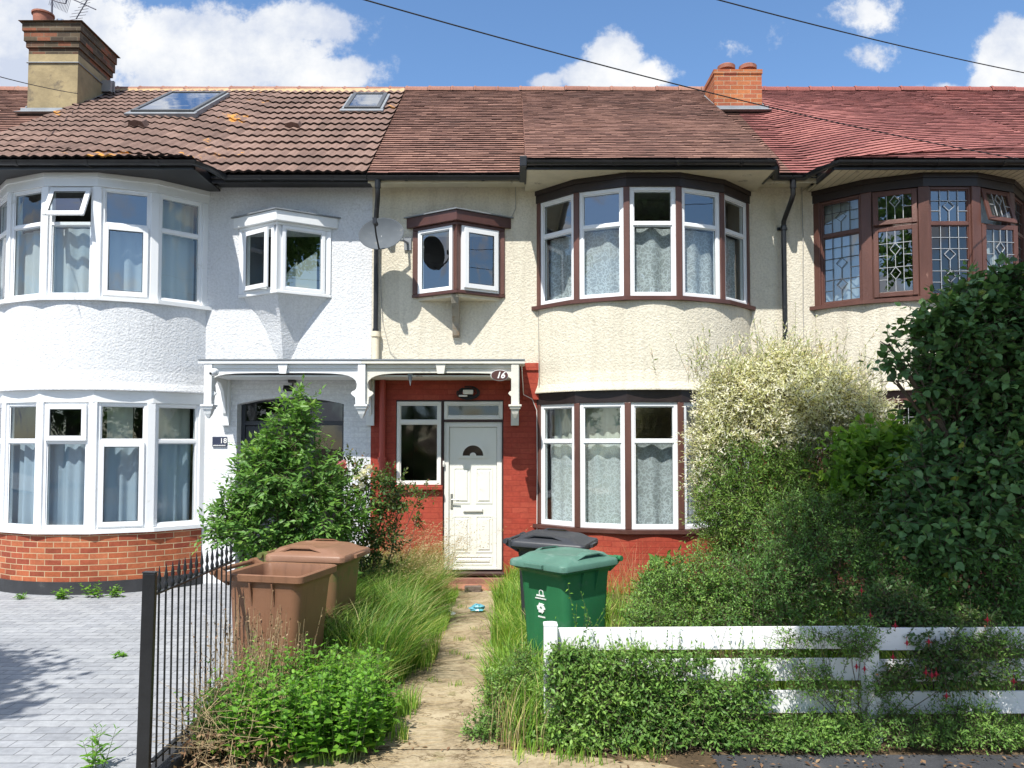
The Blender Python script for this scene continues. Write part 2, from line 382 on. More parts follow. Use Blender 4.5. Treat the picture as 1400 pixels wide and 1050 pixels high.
def wall(mb, x0, x1, z0, z1, holes, y=FY, th=.26):
    xs = sorted({x0, x1, *[v for h in holes for v in h[:2] if x0 < v < x1]}); zs = sorted({z0, z1, *[v for h in holes for v in h[2:] if z0 < v < z1]})
    def inh(cx, cz): return any(h[0] < cx < h[1] and h[2] < cz < h[3] for h in holes)
    for i in range(len(xs)-1):
        for j in range(len(zs)-1):
            a, b, c, d = xs[i], xs[i+1], zs[j], zs[j+1]
            if inh((a+b)/2, (c+d)/2): continue
            mb.quad((a, y, c), (b, y, c), (b, y, d), (a, y, d)); mb.quad((a, y+th, c), (a, y+th, d), (b, y+th, d), (b, y+th, c))
    for h in holes:
        a, b, c, d = h; a, b = max(a, x0), min(b, x1); c, d = max(c, z0), min(d, z1)
        if a >= b or c >= d: continue
        if h[0] >= x0: mb.quad((a, y, c), (a, y+th, c), (a, y+th, d), (a, y, d))
        if h[1] <= x1: mb.quad((b, y, c), (b, y, d), (b, y+th, d), (b, y+th, c))
        if h[3] < z1: mb.quad((a, y, d), (a, y+th, d), (b, y+th, d), (b, y, d))
        if h[2] > z0: mb.quad((a, y, c), (b, y, c), (b, y+th, c), (a, y+th, c))
def frame_boxes(mb, x0, x1, z0, z1, w, y0, y1, wb=None):
    wb = wb or w
    mb.box(x0, x0+w, y0, y1, z0, z1); mb.box(x1-w, x1, y0, y1, z0, z1)
    mb.box(x0+w, x1-w, y0+.001, y1-.001, z0, z0+wb); mb.box(x0+w, x1-w, y0+.001, y1-.001, z1-w, z1)
def frame_M(a, b):
    a, b = Vector((a[0], a[1], 0)), Vector((b[0], b[1], 0)); u = (b-a).normalized(); n = Vector((-u.y, u.x, 0))   # n points into the house
    M = Matrix(((u.x, n.x, 0, a.x), (u.y, n.y, 0, a.y), (0, 0, 1, 0), (0, 0, 0, 1)))
    return M, (b-a).length
def lattice(mb, x0, x1, z0, z1, y, full=True):
    w = .006
    def bar(a, b):
        d = Vector((b[0]-a[0], 0, b[1]-a[1])); L = d.length; d.normalize(); n = Vector((-d.z, 0, d.x))*w/2
        for yy in (y-.005,):
            p = [Vector((a[0], yy, a[1]))-n, Vector((b[0], yy, b[1]))-n, Vector((b[0], yy, b[1]))+n, Vector((a[0], yy, a[1]))+n]
            q = [v+Vector((0, .01, 0)) for v in p]
            k = mb.pts(p+q)
            for f in ((0,1,2,3),(7,6,5,4),(0,4,5,1),(1,5,6,2),(2,6,7,3),(3,7,4,0)): mb.face([k+i for i in f])
    W, H = x1-x0, z1-z0; nr = max(2, round(H/.155)); rh = H/nr; c = (x0+x1)/2; q = W/4
    dia = [k for k in range(nr) if k % 2 == 1 or nr <= 2] if nr > 3 else [nr//2]
    dia = dia[:2] if len(dia) > 2 else dia
    for s in (-1, 1): bar((c+s*q, z0), (c+s*q, z1))
    for j in range(1, nr):
        z = z0+j*rh; bar((x0, z), (c-q*.0 if j not in dia else c-q, z)); bar((c if j not in dia else c+q, z), (x1, z))
    for j in range(nr):
        za, zb = z0+j*rh, z0+(j+1)*rh; zm = (za+zb)/2
        if j in dia:
            bar((c, za-.0), (c-q*.62, zm)); bar((c-q*.62, zm), (c, zb)); bar((c, za), (c+q*.62, zm)); bar((c+q*.62, zm), (c, zb))
        else: bar((c, za), (c, zb))
def window(parent, M, x0, x1, z0, z1, zt, mat, lights=('fixed', 'fixed'), fw=.045, sw=.04, gm=None, lat=None, label=None, yo=0, swing=12):
    """one framed window; lights listed bottom to top"""
    mb = MB(); mb.M = M
    frame_boxes(mb, x0, x1, z0, z1, fw, yo-.03, yo+.05)
    zs = [z0+fw, z1-fw]
    if zt is not None:
        mb.box(x0+fw, x1-fw, yo-.028, yo+.048, zt-.022, zt+.022); zs = [z0+fw, zt-.022, zt+.022, z1-fw]
    o = mb.build('window', mat, parent, bevel=.004, label=label)
    for k in range(len(zs)//2):
        a, b = zs[2*k], zs[2*k+1]; kind = lights[min(k, len(lights)-1)]; l, r = x0+fw, x1-fw
        MM = M.copy(); g = gm[k] if isinstance(gm, (list, tuple)) else (gm or glass)
        if kind == 'top':      # hinged along its top edge, pushed out
            MM = M @ Matrix.Translation((0, yo-.03, b)) @ Matrix.Rotation(R(-swing), 4, 'X') @ Matrix.Translation((0, -yo+.03, -b))
        elif kind == 'left':
            MM = M @ Matrix.Translation((l, yo-.03, 0)) @ Matrix.Rotation(R(-swing), 4, 'Z') @ Matrix.Translation((-l, -yo+.03, 0))
        elif kind == 'right':
            MM = M @ Matrix.Translation((r, yo-.03, 0)) @ Matrix.Rotation(R(swing), 4, 'Z') @ Matrix.Translation((-r, -yo+.03, 0))
        if kind == 'fixed':
            s_ = MB(); s_.M = MM; frame_boxes(s_, l, r, a, b, .014, yo-.015, yo+.03); s_.build('glazing_bead', mat, o)
            ins = .012
        else:
            s_ = MB(); s_.M = MM; e = .012 if kind != 'sash' else .014
            frame_boxes(s_, l-e, r+e, a-e, b+e, sw+e, yo-.062, yo-.032); frame_boxes(s_, l-e+sw*.75, r+e-sw*.75, a-e+sw*.75, b+e-sw*.75, .018, yo-.05, yo-.028)
            s_.build('sash', mat, o, bevel=.004); ins = sw+.004
        if mat.name.startswith('upvc'):
            q = MB(); q.M = MM; e = ins-.004; yy = yo+.0 if kind == 'fixed' else yo-.047; frame_boxes(q, l+e, r-e, a+e, b-e, .007, yy-.012, yy-.004); q.build('rubber_seal', black_plastic, o)
        pm = MB(); pm.M = MM
        jit = random.uniform(-.006, .006); jz = random.uniform(-.006, .006); yp = yo+.002 if kind == 'fixed' else yo-.045
        pm.quad((l+ins, yp+jit, a+ins), (r-ins, yp-jit, a+ins), (r-ins, yp-jit+jz, b-ins), (l+ins, yp+jit+jz, b-ins))
        pm.build('pane', g, o)
        if lat:
            q = MB(); q.M = MM; lattice(q, l+ins, r-ins, a+ins, b-ins, yp-.014 if True else yp); q.build('lead_lattice', lat[k] if isinstance(lat, tuple) else lat, o)
    return o
def sweep(mb, path, prof, closed_prof=True):
    """profile in (outward, up); path runs left to right in plan, outward = towards the street"""
    path = [Vector(p) for p in path]; rings = []
    for i, p in enumerate(path):
        ds = []
        if i > 0: ds.append((path[i]-path[i-1]).normalized())
        if i < len(path)-1: ds.append((path[i+1]-path[i]).normalized())
        ns = [Vector((d.y, -d.x, 0)) for d in ds]; n = sum(ns, Vector((0, 0, 0))); n.normalize(); n = n/max(.35, n.dot(ns[0]))
        rings.append([p+n*a+Vector((0, 0, b)) for a, b in prof])
    mb.loft(rings)
def gutter(h, path, mat, clips=.8):
    pr = [( .055*math.cos(t), .055*math.sin(t)) for t in [math.pi+math.pi*i/8 for i in range(9)]]
    pr += [(.048*math.cos(t), .048*math.sin(t)) for t in [2*math.pi-math.pi*i/8 for i in range(9)]]
    mb = MB(); sweep(mb, path, pr)
    for a, b in zip(path[:-1], path[1:]):
        a, b = Vector(a), Vector(b); L = (b-a).length; n = int(L/clips)
        for i in range(n):
            p = a+(b-a)*((i+.5)/n); d = (b-a).normalized()
            mb.tube([p+Vector((0, 0, .0))-d*.02+Vector((d.y, -d.x, 0))*0, p+d*.02], .0, 4, False) if False else None
            pr2 = [(.062*math.cos(t), .062*math.sin(t)) for t in [math.pi+math.pi*i_/8 for i_ in range(9)]]+[(.056, 0), (-.056, 0)]
            sweep(mb, [p-d*.02, p+d*.02], pr2)
    return mb.build('gutter', mat, h.root, smooth=True)
def curtain(h, name, r, a0, a1, z0, z1, mat, label, amp=.02, waves=40, group=None, ztop=None, gather=0):
    mb = MB(); n = int(abs(a1-a0)*2.2)+2; nz = 6; ks = []
    ph = random.random()*9
    for i in range(n+1):
        a = a0+(a1-a0)*i/n; row = []
        for j in range(nz+1):
            t = j/nz; z = z0+(z1-z0)*t
            rr = r+amp*(1.1-.5*t)*(math.sin(waves*R(a)*r+ph)+.6*math.sin(waves*.43*R(a)*r+2*ph))
            p = h.ph(a, rr); row.append(((p.x, p.y, z), (R(a)*r, z-z0)))
        ks.append(row)
    for i in range(n):
        for j in range(nz):
            q = [ks[i][j], ks[i+1][j], ks[i+1][j+1], ks[i][j+1]]
            k = mb.pts([v[0] for v in q]); mb.face((k, k+1, k+2, k+3), [v[1] for v in q])
    o = mb.build(name, mat, None, smooth=True); tag(o, label, 'curtain', group); return o
ZG0, ZG1, ZGT = .83, 2.48, 1.97         # ground floor bay window
ZU0, ZU1, ZUT = 3.86, 5.32, 4.83        # first floor bay window
SLOPE0 = (10.38, 5.60); RIDGE = (14.1, P(600, 124, 14.1).z)
SL = (RIDGE[1]-SLOPE0[1])/(RIDGE[0]-SLOPE0[0])
def zroof(Y): return SLOPE0[1]+SL*(Y-SLOPE0[0])
BAYE = (9.82, 5.60); BAYT = 12.3
SLB = (zroof(BAYT)-BAYE[1])/(BAYT-BAYE[0])
def rooms(h):
    mb = MB(); a, b = h.rng(.06, 5.71); Y1 = FY+4.2
    for (z0, z1) in ((.12, 2.72), (2.95, 5.46)):
        mb.quad((a, FY+.26, z0), (b, FY+.26, z0), (b, Y1, z0), (a, Y1, z0)); mb.quad((a, FY+.26, z1), (a, Y1, z1), (b, Y1, z1), (b, FY+.26, z1))
        mb.quad((a, Y1, z0), (b, Y1, z0), (b, Y1, z1), (a, Y1, z1))
        for x in (a, b): mb.quad((x, FY+.26, z0), (x, Y1, z0), (x, Y1, z1), (x, FY+.26, z1))
    xm = h.x(2.2); mb.box(min(xm, xm+.1*h.sg), max(xm, xm+.1*h.sg), FY+.27, Y1-.01, .13, 5.45)
    for z0, z1 in ((.02, .12), (2.72, 2.94), (5.46, 5.49)):
        pts = [h.ph(-55+110*i/12, BR-.07) for i in range(13)]; pts = [(p.x, p.y) for p in pts]+[(pts[-1].x, FY+.3), (pts[0].x, FY+.3)]
        mb.prism(pts, z0, z1, 'z')
    mb.build('room', room_mat, h.root)
def bay(h, st):
    root = h.root
    # walls of the bay
    m = MB(); arc_band(m, h, BR-.1, BR+.03, .0 if not st['plinth'] else .16, ZG0-.06); m.build('bay_wall', st['low'], root, smooth=True)
    if st['plinth']:
        m = MB(); arc_band(m, h, BR-.1, BR+.045, -.02, .165, -56.5, 56.5); m.build('plinth', plinth_black, root, smooth=True)
    m = MB(); n = 24
    zt, zb = ZU0-.05, ZG1+.17
    prof = [(BR+.075, zb), (BR+.045, zb+.10), (BR+.03, zb+.25), (BR+.03, zt)]
    for k in range(len(prof)-1):
        (r0, z0), (r1, z1) = prof[k], prof[k+1]
        for i in range(n):
            a, b = -56+112*i/n, -56+112*(i+1)/n
            p, q, s, t = h.ph(a, r0), h.ph(b, r0), h.ph(b, r1), h.ph(a, r1)
            m.quad((p.x, p.y, z0), (q.x, q.y, z0), (s.x, s.y, z1), (t.x, t.y, z1))
    arc_band(m, h, BR-.1, BR+.074, zb-.012, zb+.001, -56, 56, n)
    m.build('bay_apron', st['mid'], root, smooth=True)
    # boards above the windows
    m = MB(); facet_band(m, h, BR-.06, BR+.045, ZU1, 5.495, -56, 56); facet_band(m, h, BR-.06, BR+.062, 5.43, 5.494, -56, 56); m.build('window_head_board', st['head'], root, bevel=.004)
    m = MB(); facet_band(m, h, BR-.06, BR+.04, ZG1, ZG1+.162, -56, 56); m.build('window_head_board', st['head_low'], root, bevel=.004)
    # sills
    for z, w in ((ZU0, .10), (ZG0, .09)):
        m = MB(); facet_band(m, h, BR-.06, BR+w, z-.052, z, -57.5, 57.5); m.build('window_sill', st['sill'], root, bevel=.006)
    # windows and posts
    V = [h.ph(a, BR) for a in (-55, -33, -11, 11, 33, 55)]
    for lev, (z0, z1, zt) in enumerate(((ZG0, ZG1, ZGT), (ZU0, ZU1, ZUT))):
        for i in range(5):
            M, w = frame_M(V[i], V[i+1]); g = st['post']/2
            cfg = st['lights'][lev][i]
            window(root, M, g, w-g, z0+.001, z1-.001, zt, st['frame'], cfg[0], st['fw'], st['sw'], cfg[1], cfg[2] if len(cfg) > 2 else None, swing=cfg[3] if len(cfg) > 3 else 12, yo=.012)
        for i in range(6):
            p = V[i]; a = -55+22*i
            M = Matrix.Translation((p.x, p.y, 0)) @ Matrix.Rotation(R(a), 4, 'Z')
            m = MB(); m.M = M; w = st['post']*.62
            m.box(-w, w, -.035-.0, .06, z0+.001, z1-.001)
            m.build('bay_post', st['postm'], root, bevel=.008)
def eaves(h, st):
    root = h.root
    sg = h.sg; a, b = h.rng(2.15, 5.40)
    # soffit board below the bay eaves, and the narrow one along the rest
    m = MB(); m.box(a, b, 9.90, FY+.02, 5.497, 5.52)
    m.build('bay_soffit', st['soffit'], root)
    for (p, q) in ((0, 2.15), (5.40, 5.77)):
        m = MB(); x0, x1 = h.rng(p, q); m.box(x0, x1, 10.46, FY-.001, 5.555, 5.575); m.box(x0, x1, 10.44, 10.4601, 5.50, 5.60)
        m.build('soffit', st['soffit2'], root)
    m = MB(); m.box(a, b, 9.875, 9.90, 5.485, 5.61)
    for x in (a, b): m.box(x-.012, x+.012, 9.90, 10.46, 5.485, 5.60)
    m.build('fascia_board', st['fascia'], root)
    for kk, e, q in ((h.kL, a, .02), (h.kR, b, -.02)):
        if kk > 5: m = MB(); m.prism([(9.86, 5.56), (10.42, 5.56), (RIDGE[0], RIDGE[1]-.04), (9.86, 5.59)], min(e, e+q), max(e, e+q), 'x'); m.rnd = [.45]*len(m.f); m.build('roof_cheek', st['tile'], root)
    # gable of the bay seen from the side is hidden; roof underlay keeps light out
    m = MB(); x0, x1 = h.rng(0, 5.77)
    m.quad((x0, 10.40, 5.55), (x1, 10.40, 5.55), (x1, RIDGE[0], RIDGE[1]-.11), (x0, RIDGE[0], RIDGE[1]-.11))
    m.quad((x0, RIDGE[0], RIDGE[1]-.06), (x1, RIDGE[0], RIDGE[1]-.06), (x1, 18.2, 5.5), (x0, 18.2, 5.5))
    
    xs = [a+(b-a)*i/16 for i in range(17)]; ys = [9.86+(RIDGE[0]-9.86)*j/10 for j in range(11)]
    for i in range(16):
        for j in range(10):
            m.quad(*[(x, y, zsurf(h, x, y)-.05) for x, y in ((xs[i], ys[j]), (xs[i+1], ys[j]), (xs[i+1], ys[j+1]), (xs[i], ys[j+1]))])
    for x in (x0, x1): m.quad((x, FY+.0, 0), (x, 18, 0), (x, 18, 5.5), (x, FY+.0, 5.5))
    m.quad((x0, 18, 0), (x1, 18, 0), (x1, 18, 5.5), (x0, 18, 5.5))
    m.build('roof_lining', black_board, root)
def zbay(Y): return BAYE[1]+(RIDGE[1]-BAYE[1])*(Y-BAYE[0])/(RIDGE[0]-BAYE[0])
def zsurf(h, X, Y):
    if h is None: return zroof(Y)
    a, b = h.rng(2.15, 5.40)
    if X < a or X > b: return zroof(Y)
    dx = min(h.kL*(X-a) if h.kL < 5 else 99, h.kR*(b-X) if h.kR < 5 else 99); z0 = max(5.60, zroof(Y)); d = zbay(Y)-z0
    if d <= 1e-4 or dx <= 1e-4: return z0
    return z0+(d**-4+dx**-4)**-.25
def tiles(h, st, X0=None, X1=None, bayr=True):
    root = h.root
    x0, x1 = h.rng(0, 5.77); a, b = h.rng(2.15, 5.40)
    if X0 is not None: x0, x1 = X0, X1
    hh = h if bayr else None
    mb = MB(); g = st['gauge']; tw = st['tw']; pan = st['pan']
    c = math.cos(math.atan(SL)); dy = g*c; nn = Vector((0, -SL*c, c)); th0 = .034 if pan else .023; sharp = ([a] if h.kL > 5 else [])+([b] if h.kR > 5 else []) if bayr else []
    n = int(round((RIDGE[0]-SLOPE0[0])/dy)); dy = (RIDGE[0]-SLOPE0[0])/n; nb = int(math.ceil((SLOPE0[0]-BAYE[0])/dy-.2)) if bayr else 0
    for j in range(-nb, n):
        ya = SLOPE0[0]+j*dy; yb = ya+dy+.025; off = (tw/2 if (j % 2 and not pan) else 0)
        xa, xb = (x0, x1) if j >= 0 else (a, b)
        if j < 0: ya = max(ya, BAYE[0])
        for k in range(int(math.floor((xa-off)/tw)), int(math.ceil((xb-off)/tw))):
          l0, r0 = max(xa, k*tw+off), min(xb, (k+1)*tw+off); cuts = [l0]+[e for e in sharp if l0+.006 < e < r0-.006]+[r0]
          for l, r in zip(cuts[:-1], cuts[1:]):
            if r-l < .008: continue
            cx = (l+r)/2; ins = 1 if (hh and a < cx < b and j*dy < 3.6) else 0
            tf = 1-.3*min(1, min(h.kL*(cx-a) if h.kL < 5 else 9, h.kR*(b-cx) if h.kR < 5 else 9)/max(.02, zbay(max(ya, 10.38))-zroof(max(ya, 10.38)))*1.0) if ins else 1
            th = th0*max(.5, tf); rn = random.random(); jl = random.gauss(0, .0016); ds = random.gauss(0, .0025)
            w = .006*math.sin(cx*1.3+j*.2)+.004*math.sin(cx*3.1+j*.5)
            if pan: N_ = 6; pr = [(t/N_, .024*(.5-.5*math.cos(2*math.pi*((k*tw+l-k*tw-off+(r-l)*t/N_) % tw)/tw))) for t in range(N_+1)]
            else: pr = [(0, 0), (1, random.gauss(0, .001))]
            lo = []; hi = []; un = []
            for t, hgt in pr:
                x = l+(r-l)*(.002+t*.994); y0 = ya-ds+w; y1 = yb+w
                P0 = Vector((x, y0, zsurf(hh, x, y0)))+nn*(th+hgt+jl+.004); P1 = Vector((x, y1, zsurf(hh, x, y1)))+nn*(.006+hgt*.92)
                lo.append(P0); hi.append(P1); un.append(Vector((P0.x, P0.y, P0.z))-nn*(th*.95))
            for i in range(len(pr)-1):
                mb.quad(lo[i], lo[i+1], hi[i+1], hi[i], r=rn); mb.quad(un[i], un[i+1], lo[i+1], lo[i], r=-1+.3*rn)  # butt faces coloured near black: course shadow lines and grime painted in
    return mb.build('roof', st['tile'], root)
def ridge(h, roof, X0, X1, mat, mortar=False):
    mb = MB(); x = X0; L = .42; r = .115
    while x < X1-.02:
        e = min(X1, x+L); dz = random.gauss(0, .004); rn = random.random(); rings = []
        for xx, rr in ((x, r), (x+.03, r+.012), (x+.06, r), (e-.006, r-.004)):
            rings.append([Vector((xx, RIDGE[0]-rr*math.cos(t), RIDGE[1]-.045+dz+rr*math.sin(t))) for t in [math.pi*i/8 for i in range(9)]])
        k = len(mb.f); mb.loft(rings, False, False, closed=False)
        for i in range(k, len(mb.f)): mb.rnd[i] = rn
        x = e
    mb.build('ridge_tiles', mat, roof, smooth=True)
    if mortar:
        mb = MB(); mb.M = None
        mb.prism([(RIDGE[0]-.17, RIDGE[1]-.10), (RIDGE[0]-.10, RIDGE[1]+.0), (RIDGE[0]-.04, RIDGE[1]-.0), (RIDGE[0]-.04, RIDGE[1]-.10)], X0, X1, 'x')
        mb.build('ridge_mortar', mortar_m, roof)
def oriel(h, st, xa=.62, xb=1.82):
    """small triangular bay above the porch"""
    root = h.root; a, b = h.rng(xa, xb); c = (a+b)/2; D = .36; z0, z1 = 4.03, 4.92
    m = MB(); arr = [(a, FY), (c, FY-D), (b, FY)]
    def tri(mb, e, za, zb, back=.02): mb.prism([(a-e*1.6, FY+back), (a-e*1.6, FY-.01), (c, FY-D-e*1.15), (b+e*1.6, FY-.01), (b+e*1.6, FY+back)], za, zb, 'z')
    m = MB(); tri(m, .035, z0-.045, z0-.002); m.build('window_sill', st['osill'], root, bevel=.006)
    m = MB(); tri(m, .03, z1+.002, z1+.045); tri(m, .085, z1+.046, z1+.19); m.build('window_head_board', st['ohead'], root, bevel=.006)
    m = MB(); tri(m, .11, z1+.192, z1+.207); k = m.pts([(a-.17, FY, z1+.208), (c, FY-D-.12, z1+.208), (b+.17, FY, z1+.208), (c, FY, z1+.29)]); m.face((k, k+1, k+3)); m.face((k+1, k+2, k+3)); m.build('window_roof', st['oroof'], root)
    M1, w = frame_M((a, FY), (c, FY-D)); M2, w2 = frame_M((c, FY-D), (b, FY)); pw = st['opost']
    window(root, M1, pw*.7, w-pw*.8, z0, z1, None, st['oframe'], (st['ol'][0],), .045, .05, glass_blue if st['ol'][0] == 'fixed' else glass, swing=5)
    window(root, M2, pw*.8, w-pw*.7, z0, z1, None, st['oframe'], (st['ol'][1],), .045, .05, glass_blue, swing=9)
    for p, ang, ww in (((a, FY), 0, pw*.62), ((c, FY-D), 0, pw*.85), ((b, FY), 0, pw*.62)):
        m = MB(); m.M = Matrix.Translation((p[0], p[1], 0))
        if p[0] == c: m.prism([(-ww, .055), (0, -.045), (ww, .055), (0, .11)], z0+.0015, z1+.0015, 'z')
        else: m.box(-ww, ww, -.025, .05, z0+.0015, z1+.0015)
        m.build('window_post', st['opm'], root, bevel=.004)
    if st['bracket'] == 'post':
        m = MB(); m.prism([(FY-.01, 3.98), (FY-D+.02, 3.98), (FY-D+.06, 3.86), (FY-.11, 3.62), (FY-.07, 3.44), (FY-.01, 3.42)], c-.05-.03, c+.05-.03, 'x')
        m.build('bracket', simple('weathered_wood', (.33, .30, .24), .8, .3, 6, .4, 50, dirt=((.2, .12, .05), 4, .55)), root, bevel=.006)
        m = MB(); tri(m, -.02, z0-.09, z0-.046); m.build('window_underside', cream_board, root)
    else:
        m = MB(); n = 8
        for i in range(n):
            t0, t1 = i/n, (i+1)/n
            def s(t): return (1-t)**.85*(1-.25*math.sin(math.pi*t))
            zA, zB = z0-.046-.98*t0, z0-.046-.98*t1
            for (p, q) in (((a, FY), (c, FY-D)), ((c, FY-D), (b, FY))):
                def L(P_, k): return (c+(P_[0]-c)*k, FY+(P_[1]-FY)*k-.002)
                p0, q0, p1, q1 = L(p, s(t0)), L(q, s(t0)), L(p, s(t1)), L(q, s(t1))
                m.quad((*p1, zB), (*q1, zB), (*q0, zA), (*p0, zA))
        m.build('corbel', st['corbel'], root)
def canopy(h, st):
    root = h.root; fy = 10.15; zt = 2.985
    X = h.x
    # shelf board, slightly falling
    m = MB(); a, b = h.rng(-.0, 2.14); m.prism([(fy-.06, zt), (fy-.06, zt+.045), (FY-.0, zt+.10), (FY-.0, zt+.03)], a, b, 'x'); m.build('porch_canopy', st['cn'], root, bevel=.004)
    # lead / felt on the shelf
    m = MB(); m.prism([(fy-.07, zt+.047), (fy-.07, zt+.062), (FY-.01, zt+.117), (FY-.01, zt+.103)], a, b, 'x'); m.build('canopy_flashing', lead, root)
    # boarded ceiling under the shelf
    m = MB(); a2, b2 = h.rng(.03, 2.0); m.box(a2, b2, fy+.05, FY-.01, zt-.16, zt-.14); m.build('canopy_ceiling', st['cn'], root)
    W = 2.07
    # front board with arched lower edge, outline in local x
    half = [(0, zt), (0, 2.46), (.085, 2.46), (.09, 2.545), (.135, 2.58), (.15, 2.60), (.13, 2.625), (.095, 2.64), (.075, 2.67), (.07, 2.72), (.085, 2.765), (.12, 2.80), (.18, 2.83), (.27, 2.85), (.42, 2.862), (.7, 2.868)]
    pts = half+[(W-x_, z_) for x_, z_ in reversed(half)]
    poly = [(X(x_), z_) for x_, z_ in pts]
    m = MB(); n = len(poly)
    # split into strips so that the concave outline fills cleanly
    top = zt
    for (p, q) in zip(half[1:-1], half[2:]): pass
    def strip(pp, xe):
        # the region between the lower edge and the top, built from horizontal spans
        pass
    m.prism(poly, fy, fy+.035, 'y'); m.build('canopy_fascia', st['cn'], root, bevel=.003)
    m = MB(); a3, b3 = h.rng(.06, 2.01); m.box(a3, b3, fy-.018, fy-.001, zt-.055, zt-.002); xm = X(W/2)
    m.prism([(xm-.045, zt-.22+.09), (xm+.045, zt-.13), (xm+.065, zt-.003), (xm-.065, zt-.003)], fy-.045, fy-.019, 'y'); m.build('canopy_moulding', st['cn'], root, bevel=.003)
    # posts with cap and corbel; brackets back to the wall
    for xp in ([.0, 2.01] if h.sg < 0 else [2.01]):
        xc = X(xp)+(.0 if xp == 0 else 0)
        m = MB(); m.box(xc-.05, xc+.05, fy-.05, fy+.06, 2.45, zt-.003); m.box(xc-.085, xc+.085, fy-.085, fy+.08, 2.425, 2.45); m.box(xc-.07, xc+.07, fy-.07, fy+.075, 2.395, 2.425)
        rings = []
        for t, w in ((2.395, .058), (2.33, .04), (2.27, .012)): rings.append([(xc-w, fy-w, t), (xc+w, fy-w, t), (xc+w, fy+w, t), (xc-w, fy+w, t)])
        m.loft(rings)
        m.build('canopy_post', st['cn'], root, bevel=.004)
        m = MB(); q = [(fy+.06, zt-.02), (fy+.06, 2.50), (fy+.13, 2.50), (fy+.15, 2.57), (fy+.20, 2.60), (fy+.18, 2.65), (fy+.16, 2.72), (fy+.22, 2.78), (fy+.34, 2.76), (fy+.45, 2.66), (fy+.52, 2.52), (fy+.55, 2.36), (fy+.585, 2.30), (fy+.585, 2.19), (FY-.002, 2.19), (FY-.002, zt-.02)]
        m.prism(q, xc-.022, xc+.022, 'x'); m.box(xc-.055, xc+.055, FY-.075, FY-.003, 2.19, zt-.02); m.build('canopy_bracket', st['cn'], root, bevel=.004)
def roof_hit(px, py):
    Y = 12.0
    for _ in range(40):
        z = P(px, py, Y).z; q = P(px, py, Y); f = z-(zsurf(h18, q.x, Y) if (px < 540 and py != 156) else zroof(Y)); k = (P(px, py, 1).z-EYE)-SL
        Y -= f/k
    return P(px, py, Y)
FX = 'fixed'
# ============ house with the cream front
h16 = House(-1.97, 1, 'terraced_house', 'terraced house with cream roughcast upper floor, red painted brick porch and white framed bay windows')
GB = glass_blue
L16 = [((FX, FX), None)]*5
L16u = [((FX, FX), (glass, GB)), ((FX, FX), (glass, GB)), ((FX, FX), None), ((FX, FX), (glass, GB)), ((FX, FX), None)]
st16 = dict(low=red_paint_brick, mid=cream_render, head=dark_fascia, head_low=dark_fascia, sill=brown_wood, post=.066, postm=redbrown_wood, frame=upvc, fw=.052, sw=.04,
            plinth=False, lights=[L16, L16u], soffit=cream_board, soffit2=cream_board, fascia=black_plastic, gauge=.103, tw=.168, pan=False, tile=plaintile,
            osill=brown_wood, ohead=brown_wood, oroof=lead, opost=.075, oframe=upvc, opm=redbrown_wood, ol=(FX, 'sash'), bracket='post', cn=aged_board)
h16.kL = 40; h16.kR = 40
bay(h16, st16); eaves(h16, st16); rooms(h16)
roof16 = tiles(h16, st16); ridge(h16, roof16, -1.97, 3.8, ridge_m)
m = MB()
bh = (h16.x(2.36)+.02, h16.x(2.36+BW)-.02, -1, 5.497); oh = (-1.35, -.15, 4.03, 4.92)
wall(m, -1.97, 3.8, 3.06, 5.585, [bh, oh]); m.build('upper_wall', cream_render, h16.root)
m = MB(); wall(m, -1.97, bh[0], 0, 3.06, [(-1.62, -.965, 1.36, 2.55), (-.965, -.12, .15, 2.55)]); m.build('porch_wall', red_paint_brick, h16.root)
m = MB(); wall(m, bh[1], 3.8, 0, 3.06, []); m.build('party_wall', red_paint_brick, h16.root)
m = MB(); m.box(.13, .375, FY-.05, FY-.001, 2.96, 3.065); m.box(.15, .375, FY-.03, FY-.001, 2.55, 2.961); m.build('brick_pier', red_paint_brick, h16.root, bevel=.004)
m = MB(); m.box(3.33, 3.62, FY-.05, FY-.001, 2.99, 3.065); m.build('brick_corbel', red_paint_brick, h16.root, bevel=.004)
m = MB(); m.box(-1.68, -.97, FY-.06, FY+.05, 1.30, 1.352); m.build('window_sill', red_paint_brick, h16.root, bevel=.006)
oriel(h16, st16); canopy(h16, st16)
# porch window, fanlight and door
def flatM(x, y): return Matrix.Translation((x, y, 0))
dk = simple('brown_door_trim', (.05, .02, .018), .5, .2, 4)
m = MB(); m.box(-1.62, -.12, FY+.02, FY+.1, 2.531, 2.549); m.box(-.985, -.955, FY+.02, FY+.1, 1.36, 2.53); m.box(-.955, -.12, FY+.02, FY+.1, 2.245, 2.275); m.box(-.14, -.121, FY+.02, FY+.1, .16, 2.244); m.build('door_surround', dk, h16.root)
window(h16.root, flatM(-1.61, FY+.04), 0, .62, 1.365, 2.528, 2.24, upvc_old, (FX, FX), .045, .04, glass_dark)
window(h16.root, flatM(-.95, FY+.04), 0, .82, 2.278, 2.528, None, upvc_old, (FX,), .045, .04, glass_dark)
m = MB(); m.M = flatM(-.953, FY+.05)
m.box(0, .07, 0, .07, .185, 2.242); m.box(.742, .812, 0, .07, .185, 2.242); m.box(.07, .742, .001, .069, 2.172, 2.242); m.box(.07, .742, .001, .069, .185, .22)
m.build('door_frame', upvc_old, h16.root, bevel=.005)
door_white = simple('door_white', (.79, .79, .72), .35, .05, 2, dirt=((.5, .47, .38), 6, .62))
m = MB(); M = flatM(-.953+.075, FY+.075); m.M = M; W = .662; z0 = .225; z1 = 2.167
